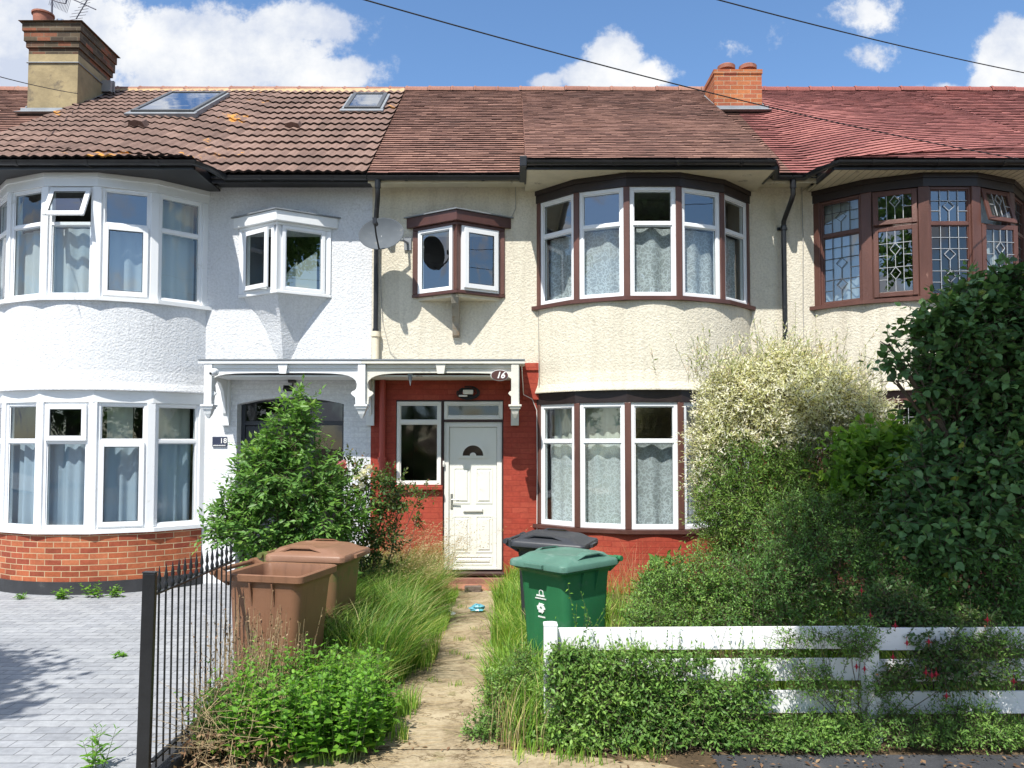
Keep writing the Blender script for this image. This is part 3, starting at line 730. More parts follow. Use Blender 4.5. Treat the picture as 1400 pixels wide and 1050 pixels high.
# leaf with an arched opening for the fanlight glass
c, r = W/2, .165; zb = 1.77
m.box(0, c-r, 0, .04, z0, z1); m.box(c+r, W, 0, .04, z0, z1); m.box(c-r, c+r, .0005, .0395, z0, zb)
arc = [(c+r*math.cos(t), zb+r*math.sin(t)) for t in [math.pi*i/14 for i in range(15)]]
for (a1, b1), (a2, b2) in zip(arc[:-1], arc[1:]): m.prism([(a1, b1), (a1, z1), (a2, z1), (a2, b2)][::-1], .0005, .0395)
door = m.build('door', door_white, h16.root)
def arch_ring(m, c, zb, r0, r1, y0, y1, n=14):
    for i in range(n):
        t0, t1 = math.pi*i/n, math.pi*(i+1)/n
        m.prism([(c+r0*math.cos(t0), zb+r0*math.sin(t0)), (c+r1*math.cos(t0), zb+r1*math.sin(t0)), (c+r1*math.cos(t1), zb+r1*math.sin(t1)), (c+r0*math.cos(t1), zb+r0*math.sin(t1))], y0, y1)
m = MB(); m.M = M; arch_ring(m, c, zb, r-.004, r+.04, -.016, .0); arch_ring(m, c, zb, r-.02, r+.012, -.024, -.002); m.box(c-r-.045, c+r+.045, -.016, 0, zb-.035, zb); arch_ring(m, c, zb, 0, .045, -.024, -.001)
for (xa, xb, za, zc) in ((.06, .29, 1.10, 1.60), (.372, .602, 1.10, 1.60), (.06, .29, .42, .93), (.372, .602, .42, .93), (.06, .602, .25, .37)):
    frame_boxes(m, xa, xb, za, zc, .014, -.007, 0); 
    rings = [[(xa+e, y, za+e), (xb-e, y, za+e), (xb-e, y, zc-e), (xa+e, y, zc-e)] for e, y in ((.03, -.0005), (.045, -.010))]
    m.loft(rings, False, True)
m.build('door_panel', door_white, door, bevel=.0)
m = MB(); m.M = M; m.quad((c-r, .015, zb), (c+r, .015, zb), (c+r, .015, zb+r), (c-r, .015, zb+r)); m.build('pane', glass_dark, door)
m = MB(); m.M = M; m.box(.195, .47, -.018, -.001, .985, 1.035); m.box(.2, .465, -.026, -.018, .99, 1.03); m.build('letterbox', simple('letterbox_white', (.75, .74, .68), .35, .1), door, bevel=.004)
m = MB(); m.M = M; m.box(.018, .05, -.012, -.001, 1.03, 1.24); m.tube([(.034, -.012, 1.16), (.034, -.055, 1.16), (.14, -.055, 1.155)], .009, 8); m.build('door_handle', chrome, door, bevel=.003)
m = MB(); m.box(-1.0, -.10, FY-.10, FY+.10, .125, .165); m.build('door_sill', dk, h16.root, bevel=.006)
m = MB(); m.box(-1.0, -.08, FY-.13, FY-.0, -.02, .10); m.build('doorstep', simple('step_brick', (.30, .15, .11), .9, .3, 6, .5, 30), h16.root, bevel=.01)
m = MB(); m.box(-.955-.013, -.955+.012, FY+.01, FY+.019, 1.62, 1.70); m.box(-.966, -.944, FY+.004, FY+.009, 1.645, 1.675); m.build('doorbell', upvc_old, h16.root)
# ============ white house on the left
h18 = House(-1.97, -1, 'terraced_house', 'white rendered terraced house with orange brick under its lower bay and brown pantile roof')
L18g = [((FX, FX), None), ((FX, FX), None), ((FX, 'sash'), None), (('sash', FX), None), ((FX, FX), None)]
L18u = [((FX, FX), None), ((FX, FX), None), ((FX, 'top'), (glass, GB), None, 24), (('sash', FX), (GB, GB)), ((FX, FX), None)]
st18 = dict(low=orange_brick, mid=white_render, head=white_board, head_low=white_board, sill=white_board, post=.085, postm=upvc, frame=upvc, fw=.042, sw=.05,
            plinth=True, lights=[L18g, L18u], soffit=black_board, soffit2=black_board, fascia=black_plastic, gauge=.33, tw=.135, pan=True, tile=pantile,
            osill=white_board, ohead=white_board, oroof=lead, opost=.07, oframe=upvc, opm=upvc, ol=('left', FX), bracket='corbel', corbel=white_render, cn=white_board)
h18.kL = 40
bay(h18, st18); eaves(h18, st18); rooms(h18)
roof18 = tiles(h18, st18); ridge(h18, roof18, -7.74, -1.975, ridge_m, True)
m = MB(); a, b = h18.rng(2.36, 2.36+BW); bh8 = (a+.02, b-.02, -1, 5.497); o8 = h18.rng(.62, 1.82); d8 = h18.rng(.38, 1.87)
wall(m, -7.74, -1.971, 3.06, 5.585, [bh8, (o8[0], o8[1], 4.03, 4.92)]); m.build('upper_wall', white_render, h18.root)
m = MB(); wall(m, bh8[1], -1.971, 0, 3.06, [(d8[0], d8[1], .05, 2.59)])
n = 12; cx = (d8[0]+d8[1])/2; w = (d8[1]-d8[0])/2
ar = [(cx+w*(-1+2*i/n), 2.49+.095*(1-(-1+2*i/n)**2)) for i in range(n+1)]
for (a1, b1), (a2, b2) in zip(ar[:-1], ar[1:]): m.prism([(a1, b1), (a2, b2), (a2, 2.595), (a1, 2.595)], FY+.001, FY+.25)
m.build('porch_wall', white_paint_brick, h18.root)
m = MB(); wall(m, -7.74, bh8[0], 0, 3.06, []); m.build('party_wall', white_paint_brick, h18.root)
canopy(h18, st18); oriel(h18, st18)
m = MB(); m.box(-1.99, -1.95, 9.6, FY-.001, 0, 1.1) if False else None
m.M = Matrix.Translation((d8[0], FY+.17, 0)); W = d8[1]-d8[0]
frame_boxes(m, 0, W, .05, 2.585, .055, 0, .07); m.box(.055, W-.055, .001, .069, 2.20, 2.26); m.box(.98, 1.04, .001, .069, .1, 2.2); m.build('door_frame', anthracite, h18.root, bevel=.004)
m = MB(); m.M = Matrix.Translation((d8[0], FY+.19, 0)); frame_boxes(m, .06, .975, .11, 2.19, .13, 0, .045); m.box(.19, .845, .002, .043, .12, 1.0); d = m.build('door', anthracite, h18.root, bevel=.004)
m = MB(); m.M = Matrix.Translation((d8[0], FY+.21, 0)); m.quad((.19, 0, 1.0), (.845, 0, 1.0), (.845, 0, 2.06), (.19, 0, 2.06)); m.build('pane', glass_dark, d)
m = MB(); m.M = Matrix.Translation((d8[0], FY+.20, 0)); m.quad((.055, 0, 2.26), (W-.055, 0, 2.26), (W-.055, .003, 2.56), (.055, .003, 2.56)); m.quad((1.04, 0, .1), (W-.055, 0, .1), (W-.055, .002, 2.2), (1.04, .002, 2.2)); m.build('pane', glass_mat('dark_sidelight', .08, (.25, .3, .33)), d)
m = MB(); m.box(d8[0], d8[1], FY-.1, FY+.2, -.01, .05); m.build('doorstep', simple('grey_step', (.3, .3, .31), .8, .2, 5), h18.root, bevel=.006)
# ============ right hand house, brown joinery
h14 = House(9.57, -1, 'terraced_house', 'terraced house at the right with brown leaded bay windows and bright red roof tiles')
LC = came
L14u = [((FX, FX), (GB, glass), came_dark), (('left', 'top'), (GB, GB), LC, 5), ((FX, FX), (glass, GB), LC), (('left', 'top'), None, LC, 14), ((FX, FX), None, came_dark)]
L14g = [((FX, FX), None, LC)]*5
st14 = dict(low=dull_brick, mid=cream_render_old, head=dark_fascia, head_low=brown_wood, sill=redbrown_wood, post=.11, postm=redbrown_wood, frame=redbrown_wood, fw=.035, sw=.05,
            plinth=False, lights=[L14g, L14u], soffit=cream_board, soffit2=cream_board, fascia=black_plastic, gauge=.103, tw=.168, pan=False, tile=redtile)
h14.kR = 40
h14.kL = .2
bay(h14, st14); eaves(h14, st14); rooms(h14)
roof14 = tiles(h14, st14); ridge(h14, roof14, 3.805, 9.57, tile_mat('red_ridge_tile', [(.1, (.22, .065, .055)), (.9, (.34, .12, .10))]))
m = MB(); a, b = h14.rng(2.36, 2.36+BW); wall(m, 3.801, 9.57, 3.06, 5.585, [(a+.02, b-.02, -1, 5.497)]); m.build('upper_wall', cream_render_old, h14.root)
m = MB(); wall(m, 3.801, a+.02, 0, 3.06, []); m.build('party_wall', dull_brick, h14.root)
m = MB(); wall(m, b-.02, 9.57, 0, 3.06, []); m.build('porch_wall', dull_brick, h14.root)
# soffit boards of the right bay show their joints
m = MB()
for i in range(34): m.box(a-.2+i*.1, a-.2+i*.1+.004, 9.91, FY-.0, 5.493, 5.4965)
m.build('soffit_joint', simple('joint', (.3, .27, .2), .8), h14.root)
# ============ further house left: roof only in view
h20 = House(-13.52, 1, 'terraced_house', 'neighbouring terraced house with old red brown plain tiles left of the rendered chimney stack')
st20 = dict(st16)
m = MB(); wall(m, -13.52, -7.745, 0, 5.585, [], FY); m.build('wall', white_render, h20.root)
roof20 = tiles(h20, st20, -10.0, -7.745, False); ridge(h20, roof20, -10.0, -7.745, ridge_m)
m = MB(); m.quad((-13.52, 10.4, 5.57), (-7.745, 10.4, 5.57), (-7.745, RIDGE[0], RIDGE[1]-.06), (-13.52, RIDGE[0], RIDGE[1]-.06)); m.quad((-13.52, RIDGE[0], RIDGE[1]-.06), (-7.745, RIDGE[0], RIDGE[1]-.06), (-7.745, 18, 5.5), (-13.52, 18, 5.5)); m.build('roof_lining', black_board, h20.root)
# ---------------------------------------------------------------- gutters and pipes
def gpath(h, pts): return [(x, y, 5.575) for x, y in pts]
gutter(h18, gpath(h18, [(-7.74, 9.83), (-4.10, 9.83), (-3.98, 10.05), (-3.90, 10.40), (-1.975, 10.40)]), black_plastic)
gutter(h16, gpath(h16, [(-1.965, 10.40), (.13, 10.40)]), black_plastic)
gutter(h16, gpath(h16, [(.10, 9.83), (3.36, 9.83), (3.46, 10.02), (3.58, 10.40), (3.795, 10.40)]), black_plastic)
gutter(h14, gpath(h14, [(3.805, 10.40), (3.98, 10.40), (4.06, 10.1), (4.22, 9.83), (7.6, 9.83)]), black_plastic)
m = MB(); m.box(.10, .19, 9.77, 10.40, 5.49, 5.63); m.build('gutter_end_box', black_plastic, h16.root, bevel=.01)
def pipe(h, x, dx, zbot, cream=None):
    m = MB()
    m.tube([(x, 10.41, 5.53), (x, 10.42, 5.42)], .042, 12); pts = [(x, 10.42, 5.46), (x, 10.42, 5.33), (x-.01, 10.46, 5.26), (x+dx+.01, 10.66, 5.12), (x+dx, 10.72, 5.05), (x+dx, 10.73, 4.95), (x+dx, 10.73, zbot)]
    m.tube(pts, .034, 12)
    z = 4.99
    while z > zbot+.05:
        m.tube([(x+dx, 10.73, z), (x+dx, 10.73, z-.06)], .042, 12); m.box(x+dx-.07, x+dx+.07, 10.775, FY-.001, z-.05, z-.01); z -= 1.75
    m.tube([(x+dx, 10.73, zbot+.04), (x+dx, 10.73, zbot-.04)], .044, 12)
    m.build('downpipe', black_plastic, h.root, smooth=True)
    if cream:
        m = MB(); m.tube([(x+dx, 10.735, zbot-.02), (x+dx, 10.735, 3.08)], .05, 12); m.tube([(x+dx, 10.735, zbot-.0), (x+dx, 10.735, zbot-.07)], .065, 12); m.build('cast_iron_pipe', cream, h.root, smooth=True)
pipe(h16, -1.83, -.07, 3.50, simple('cream_paint', (.80, .70, .52), .6, .1, 4, .3, 30))
pipe(h14, 3.83, -.025, .1)
m = MB(); m.tube([(-1.80, 10.74, 2.9), (-1.80, 10.74, 1.75), (-1.80, 10.74, 1.3)], .045, 12); m.tube([(-1.80, 10.74, 1.75), (-1.80, 10.74, 1.68)], .06, 12); m.build('soil_pipe', simple('red_gloss', (.40, .065, .045), .4, .1), h16.root, smooth=True)
wire = simple('grey_cable', (.35, .34, .32), .6, .1); wirew = simple('white_cable', (.7, .69, .66), .5, .1); wireb = simple('black_cable', (.02, .02, .022), .6, .1)
m = MB(); m.tube([(.13, 10.3, 2.98), (.16, 10.72, 2.62), (.28, 10.76, 2.56), (.345, 10.77, 2.40), (.35, 10.77, 1.6), (.345, 10.77, .8), (.35, 10.775, .3)], .006, 6); m.build('cable', wirew, h16.root, smooth=True)
m = MB(); p = P(705, 254, FY-.02); m.tube([P(707, 246, 10.6), p, P(705, 285, FY-.02), P(700, 296, FY-.02), P(695, 299, FY-.02)], .005, 6); m.tube([P(736, 425, FY-.03), P(737, 530, 10.72)], .004, 6); m.tube([P(519, 345, 10.6), P(521, 400, FY-.02), P(523, 440, FY-.02), P(533, 480, FY-.02), P(545, 493, FY-.02)], .004, 6)
m.tube([P(1029, 424, FY-.03), P(1037, 480, FY-.03)], .004, 6); m.build('cable', wire, h16.root)
m = MB(); m.tube([P(1096, 250, FY-.02), P(1098, 330, FY-.02), P(1098, 420, FY-.02), P(1100, 520, FY-.02)], .006, 6); m.build('cable', wire, h14.root)
# ---------------------------------------------------------------- curtains
curtain(h18, 'net_curtain', BR-.16, -53, 53, 3.87, 4.80, net_white, 'pale net curtain across the upper bay of the white house', waves=34)
curtain(h18, 'drape', BR-.22, 36, 54, 3.87, 5.30, drape, 'pale green drape at the right end of the white house upper bay', waves=45)
curtain(h18, 'drape', BR-.22, -54, -40, 3.87, 5.30, drape, 'pale drape at the left end of the white house upper bay', waves=45)
curtain(h18, 'net_curtain', BR-.16, -53, 53, .85, 1.95, net_blue, 'pale blue net curtain across the lower bay of the white house', waves=38, amp=.028)
curtain(h18, 'drape', BR-.26, 35, 54, .85, 2.46, drape, 'pale green drape at the right end of the white house lower bay', waves=40)
curtain(h18, 'drape', BR-.26, 14, 26, .85, 2.46, drape, 'narrow pale drape behind the casement of the white house lower bay', waves=40)
curtain(h16, 'lace_curtain', BR-.14, -53, 53, 3.88, 4.80, lace, 'flowered lace curtain across the upper bay of the cream house', waves=22, amp=.028)
curtain(h16, 'lace_curtain', BR-.14, -53, 53, .85, 1.95, lace, 'flowered lace curtain across the lower bay beside the white front door', waves=26, amp=.022)
curtain(h16, 'drape', BR-.24, -54, -14, .85, 2.46, drape, 'pale drape at the left end of the lower bay beside the white front door', waves=45)
curtain(h14, 'net_curtain', BR-.15, -54, -34, 3.88, 5.30, net_white, 'white net curtain behind the first leaded window of the brown framed bay', waves=36)
curtain(h14, 'net_curtain', BR-.15, 12, 54, 3.88, 5.26, net_white, 'white net curtain behind the right hand leaded windows of the brown framed bay', waves=36)
# a pale blind and towel behind the small triangular windows
m = MB(); xx = h18.x(1.22); pts = [(xx+.02, FY-.20), (xx+.2, FY-.12), (xx+.45, FY-.02)]
for i in range(2):
    (a1, b1), (a2, b2) = pts[i], pts[i+1]; m.quad((a1, b1, 4.06), (a2, b2, 4.06), (a2, b2, 4.30+.17*(i+1)), (a1, b1, 4.22+.2*i))
tag(m.build('curtain', drape, None), 'short pale green curtain behind the small triangular window of the white house', 'curtain')
# ---------------------------------------------------------------- chimneys
def stack(name, label, X0, X1, Y0, Y1, zb, steps, body, flash=True, bandm=None):
    cx, cy = (X0+X1)/2, (Y0+Y1)/2
    t = thing(name, (cx, cy, zb), label, 'chimney')
    m = MB(); m.box(X0, X1, Y0, Y1, zb-1.2, steps[0][0]); m.build('stack', body, t)
    m = MB()
    for i, (z, e) in enumerate(steps):
        z2 = steps[i+1][0] if i+1 < len(steps) else None
        if z2 is None: break
        m.box(X0-e, X1+e, Y0-e, Y1+e, z+.0006, z2)
    if len(steps) > 1: m.build('brick_cap', bandm, t, bevel=.004)
    if flash:
        m = MB(); m.box(X0-.07, X1+.07, Y0-.14, Y0-.003, zb-.16, zb-.03) if False else None
        m.prism([(Y0-.12, zroof(Y0-.12)+.028), (Y0-.003, zroof(Y0)+.03), (Y0-.003, zroof(Y0)+.10), (Y0-.02, zroof(Y0)+.10), (Y0-.025, zroof(Y0)+.05), (Y0-.22, zroof(Y0-.12)+.045)], X0-.10, X1+.10, 'x')
        for x in (X0-.022, X1+.003):
            m.prism([(Y0-.02, zroof(Y0)-.02), (Y1, zroof(Y1)-.02), (Y1, zroof(Y1)+.09), (Y0-.02, zroof(Y0)+.12)], x, x+.019, 'x')
        m.build('flashing', lead, t)
    return t
cl, cr = roof_hit(977, 153), roof_hit(1042, 153)
YC = cl.y; zb = zroof(YC)
ztop = P(1008, 95, YC).z
t = stack('chimney', 'square orange brick chimney with two low round pots between two roofs', cl.x, cr.x, YC, YC+.62, zb, [(ztop-.075, 0), (ztop-.074, .012), (ztop, 0)], chimney_brick, True, chimney_brick)
for px in (990, 1019):
    x = P(px, 90, YC+.3).x; m = MB()
    m.tube([(x, YC+.17, ztop-.01), (x, YC+.17, ztop+.06), (x, YC+.17, ztop+.065), (x, YC+.17, ztop+.13), (x, YC+.17, ztop+.15)], [.115, .115, .15, .15, .12], 20); m.build('chimney_pot', terracotta, t, smooth=True)
cl, cr = roof_hit(37, 156), roof_hit(105, 156); YC = cl.y; zb = zroof(YC)
zz = lambda y: P(70, y, YC).z
t = stack('chimney', 'tall chimney stack with tan rendered body and corbelled dark brick top', cl.x, cr.x, YC, YC+1.05, zb, [(zz(74), 0), (zz(66), .03), (zz(58), .055), (zz(45), .075), (zz(33), .12), (zz(32.5), 0)], chimney_render, True, old_brick)
m = MB(); m.tube([(cl.x-.02, YC-.012, zz(86)), (cr.x+.02, YC-.012, zz(86))], .012, 6); m.tube([(cr.x+.012, YC-.012, zz(86)), (cr.x+.012, YC+1.05, zz(86))], .012, 6); m.build('strap', lead, t)
x = P(70, 30, YC+.35).x; zt = zz(32.5)
m = MB(); m.tube([(x, YC+.12, zt-.01), (x, YC+.12, zt+.20), (x, YC+.12, zt+.205), (x, YC+.12, zt+.235)], [.14, .155, .175, .175], 20, True); m.build('chimney_pot', terracotta, t, smooth=True)
x2 = P(100, 30, YC+.45).x; m = MB(); m.tube([(x2, YC+.10, zt-.01), (x2, YC+.10, zt+.11)], .07, 14); m.build('flue_cowl', chrome, t, smooth=True)
m = MB()
for (y0_, z_, w_) in ((YC+.75, 0, .07), (YC+.86, .04, .05)): m.box(cr.x+.0, cr.x+.16, y0_, y0_+w_, zroof(YC+.8)+.12+z_, zroof(YC+.8)+.32+z_)
m.build('cable_box', simple('box_grey', (.3, .3, .3), .6), t)
# television aerial on the stack
Am = simple('aerial_metal', (.12, .12, .15), .5, .2, metal=.5)
ay = YC+.6
mast = [P(71, 17, ay), P(72, -30, ay)]
t = thing('television_aerial', mast[0]-Vector((0, 0, .2)), 'thin metal television aerial on a mast above the rendered chimney stack', 'aerial')
m = MB(); m.tube([mast[0]-Vector((0, 0, .25)), mast[1]], .016, 8); m.tube([P(72, 0, ay), P(80, 3, ay), P(90, 5, ay), P(92, -4, ay)], .010, 6); m.build('mast', Am, t)
m = MB(); A, B = P(95, -3, ay+.2), P(131, 13, ay-.1); m.tube([A, B], .011, 6)
A2, B2 = P(104, 26, ay), P(124, -8, ay); m.tube([A2, B2], .009, 6)
for i in range(9):
    f = i/8; c_ = A2.lerp(B2, f); dr = Vector((.14+.05*math.sin(i), .1, .09)); m.tube([c_-dr*.6, c_+dr*.6], .004, 4)
for i in range(14):
    f = i/13*.7; c_ = A.lerp(B, f)+Vector((-.35, 0, .0)); m.tube([c_-Vector((.02, 0, .13)), c_+Vector((.05, 0, .13))], .004, 4)
m.build('antenna_elements', Am, t)
# ---------------------------------------------------------------- rooflights and tile vents
def slopeM(x, Y):
    hh = h18; sl = (zsurf(hh, x, Y+.4)-zsurf(hh, x, Y))/.4; a = math.atan(sl); v = Vector((0, math.cos(a), math.sin(a))); n = Vector((0, -math.sin(a), math.cos(a)))
    return Matrix(((1, v.x, n.x, x), (0, v.y, n.y, Y), (0, v.z, n.z, zsurf(h18, x, Y)), (0, 0, 0, 1)))
def rooflight(px0, px1, py0, py1, label):
    A, B, C = roof_hit(px0, py0), roof_hit(px1, py0), roof_hit(px0, py1)
    W = B.x-A.x; H = (C.y-A.y)/math.cos(math.atan(SL)); M = slopeM(A.x, A.y)
    t = thing('roof_window', A, label, 'roof window')
    m = MB(); m.M = M; w = .065
    for (a, b, c, d) in ((0, w, 0, H), (W-w, W, 0, H), (w, W-w, 0, w*1.1), (w, W-w, H-w, H)): m.box(a, b, c, d, -.02, .098)
    m.build('frame', simple('rooflight_frame', (.10, .105, .11), .4, .15, metal=.3), t, bevel=.006)
    m = MB(); m.M = M; m.box(-.06, W+.06, -.12, -.002, .0, .066); m.box(-.045, -.004, 0, H, .0, .07); m.box(W+.004, W+.045, 0, H, .0, .07); m.build('flashing', lead, t)
    m = MB(); m.M = M; m.box(w, W-w, w, H-w, .062, .085); m.build('pane', roof_glass, t)
rooflight(180, 270, 159, 134, 'wide rectangular roof window on the brown pantiles next to the rendered chimney')
rooflight(471, 520, 154, 134, 'small roof window on the brown pantiles near the join with the red brown roof')
for px, py, lb in ((187, 176, 'rounded vent tile just below the wide roof window'), (400, 178, 'rounded vent tile on brown pantiles midway between the two roof windows')):
    A = roof_hit(px, py); M = slopeM(A.x, A.y); m = MB(); m.M = M
    rings = []
    for t_, s_ in ((0, 1), (.22, .8), (.34, .15)): rings.append([(-.13*s_, t_, .02), (-.10*s_, t_, .02+.085*s_), (0, t_, .02+.11*s_), (.10*s_, t_, .02+.085*s_), (.13*s_, t_, .02)])
    m.loft(rings, True, True, True); tag(m.build('vent_tile', pantile, None, smooth=True), lb, 'vent tile', 'vent tiles on the brown roof')
# ---------------------------------------------------------------- satellite dish
C = P(521, 319, 10.34)
t = thing('satellite_dish', C, 'oval grey satellite dish on the wall beside the black downpipe', 'satellite dish')
n_ = Vector((-.10, -1, .34)).normalized(); ux = Vector((0, 0, 1)).cross(n_).normalized()*-1; uz = n_.cross(ux).normalized()
if uz.z < 0: uz = -uz
def dp(a, b, c): return C+ux*a+uz*b+n_*c
m = MB(); rings = []
for k in range(1, 8):
    q = k/7; rings.append([dp(.305*q*math.cos(s), .245*q*math.sin(s), -.07*(1-q*q)) for s in [2*math.pi*i/36 for i in range(36)]])
rings.append([dp(.312*math.cos(s), .252*math.sin(s), -.004) for s in [2*math.pi*i/36 for i in range(36)]])
for k in range(6, 0, -1):
    q = k/7; rings.append([dp(.305*q*math.cos(s), .245*q*math.sin(s), -.07*(1-q*q)-.008) for s in [2*math.pi*i/36 for i in range(36)]])
m.loft(rings); m.build('reflector', grey_tin, t, smooth=True)
m = MB(); l = dp(0, -.02, .33); m.tube([dp(0, -.20, -.06), dp(0, -.255, .02), dp(0, -.16, .2), l-uz*.02], .012, 8); m.build('feed_arm', black_plastic, t, smooth=True)
m = MB(); m.tube([l-n_*.0-uz*.02, l-n_*.07-uz*.015], [.028, .035], 12); m.box(l.x-.025, l.x+.025, l.y-.02, l.y+.035, l.z-.045, l.z+.03); m.build('receiver', black_plastic, t)
m = MB(); wpt = Vector((C.x+.30, FY, C.z-.03)); m.tube([dp(0, 0, -.07), dp(.02, 0, -.18), Vector((C.x+.25, FY-.2, C.z-.02)), Vector((C.x+.30, FY-.03, C.z-.02))], .018, 8); m.box(wpt.x-.05, wpt.x+.05, FY-.025, FY-.003, wpt.z-.09, wpt.z+.09)
m.build('wall_bracket', lead, t)
# ---------------------------------------------------------------- signs, lamps and camera
def text_mesh(name, s, size, M, mat, parent, ext=.002, shear=0, bold=0):
    cu = bpy.data.curves.new(name, 'FONT'); cu.body = s; cu.size = size; cu.extrude = ext; cu.align_x = 'CENTER'; cu.align_y = 'CENTER'; cu.shear = shear; cu.offset = bold; cu.resolution_u = 3
    o = bpy.data.objects.new(name+'_tmp', cu); COL.objects.link(o); bpy.context.view_layer.update()
    me = bpy.data.meshes.new_from_object(o.evaluated_get(bpy.context.evaluated_depsgraph_get())); bpy.data.objects.remove(o)
    MM = M @ Matrix.Rotation(R(90), 4, 'X'); off = WORLD[parent.name]
    mb = MB()
    for v in me.vertices: mb.v.append(MM @ v.co)
    for p_ in me.polygons: mb.f.append(tuple(p_.vertices)); mb.uv.append(None); mb.rnd.append(None)
    return mb.build(name, mat, parent)
sign_white = simple('sign_white', (.82, .82, .80), .4, .04)
c16 = P(683, 513, 10.085)
t = thing('house_number', c16, 'oval brown plaque with white number 16 on the porch canopy', 'house number')
m = MB(); el = lambda a, b: [(c16.x+a*math.cos(s), c16.z+b*math.sin(s)) for s in [2*math.pi*i/32 for i in range(32)]]
m.prism(el(.118, .073), 10.098, 10.12); m.build('plaque_rim', sign_white, t)
m = MB(); m.prism(el(.110, .066), 10.09, 10.0975); m.build('plaque', simple('plaque_brown', (.09, .035, .03), .3, .1), t)
text_mesh('number', '16', .115, Matrix.Translation((c16.x+.01, 10.088, c16.z-.002)), sign_white, t, shear=.3, bold=.003)
c18 = P(300, 604, FY-.02)
t = thing('house_number', c18, 'small dark blue plaque with white number 18 on the white brick pier', 'house number')
m = MB(); m.box(c18.x-.10, c18.x+.10, FY-.02, FY-.002, c18.z-.07, c18.z+.07); m.build('plaque', simple('plaque_navy', (.04, .05, .09), .25, .1), t, bevel=.003)
text_mesh('number', '18', .10, Matrix.Translation((c18.x+.055, FY-.022, c18.z+.012)), sign_white, t, bold=.001)
m = MB()
for i in range(15):
    x = c18.x-.085+i*.0115; m.box(x, x+.008, FY-.024, FY-.0215, c18.z-.058, c18.z-.046+(i % 3)*.002)
m.build('lettering', sign_white, t)
cc = P(291, 509, 10.02)
t = thing('security_camera', cc, 'small white dome security camera on the left end of the white porch canopy', 'security camera')
m = MB(); m.sphere(cc, .052, 16, 10); m.tube([cc+Vector((0, .02, 0)), cc+Vector((.0, .08, .01))], .05, 16); m.build('housing', upvc, t, smooth=True)
m = MB(); m.sphere(cc+Vector((-.012, -.037, -.015)), .020, 12, 8); m.build('lens', black_plastic, t, smooth=True)
cc = P(398, 519, FY-.1)
t = thing('flood_light', cc, 'black flood light with motion sensor above the dark door of the white house', 'flood light')
m = MB(); m.box(cc.x-.045, cc.x+.045, FY-.10, FY-.003, cc.z-.04, cc.z+.05); m.tube([(cc.x+.02, FY-.08, cc.z-.04), (cc.x+.02, FY-.09, cc.z-.09)], .012, 8); m.build('sensor', black_plastic, t, bevel=.006)
m = MB(); m.M = Matrix.Translation((cc.x-.03, FY-.13, cc.z-.12)) @ Matrix.Rotation(R(-25), 4, 'X'); frame_boxes(m, -.065, .065, -.035, .035, .012, -.02, .03); m.box(-.053, .053, .0, .03, -.023, .023); m.build('lamp_head', black_plastic, t)
cc = P(640, 537, FY-.1)
t = thing('flood_light', cc, 'flood light with white sensor tangled in black wire above the fanlight of the red porch', 'flood light')
m = MB(); m.box(cc.x-.07, cc.x+.07, FY-.13, FY-.04, cc.z-.02, cc.z+.04); m.box(cc.x-.13, cc.x-.01, FY-.12, FY-.06, cc.z-.055, cc.z-.03); m.build('lamp_head', upvc_old, t, bevel=.008)
m = MB()
for k in range(5):
    rr = .075+.012*k; ph_ = k*.7; m.tube([(cc.x+rr*1.3*math.cos(s+ph_), FY-.03-.012*k, cc.z+rr*.75*math.sin(s+ph_)) for s in [2*math.pi*i/14 for i in range(13)]], .008, 5)
m.box(cc.x-.06, cc.x+.06, FY-.04, FY-.003, cc.z-.05, cc.z+.05); m.build('wiring', wireb, t)
cc = P(561, 515, 10.22)
m = MB(); m.tube([cc+Vector((0, 0, .03)), cc, cc-Vector((0, 0, .03)), cc-Vector((0, 0, .07)), cc-Vector((0, 0, .12))], [.028, .03, .026, .012, .003], 8); m.box(cc.x-.03, cc.x+.03, cc.y-.03, cc.y+.03, cc.z+.02, cc.z+.05)
tag(m.build('hook', lead, None), 'small grey pointed hook hanging under the cream house porch canopy', 'hook')
# ---------------------------------------------------------------- overhead cables
def cable(pts, r, label, sag=.15):
    pts = [Vector(p) for p in pts]; A, B = pts; out = []
    for i in range(25):
        f = i/24; out.append(A.lerp(B, f)-Vector((0, 0, sag*4*f*(1-f))))
    m = MB(); m.tube(out, r, 6); tag(m.build('overhead_cable', wireb, None, smooth=True), label, 'cable', 'overhead telephone cables')
cable([P(430, -20, 5.5), P(1392, 217, 9.8)], .0055, 'thin black cable crossing the sky and the brick chimney down to the right bay', .10)
cable([P(880, -28, 6.0), P(1500, 118, 9.5)], .0055, 'thin black cable crossing the sky at the upper right corner', .06)
cable([P(-60, 88, 8.5), P(106, 128, YC-.03)], .006, 'thin black cable running from the left edge to the rendered chimney', .03)
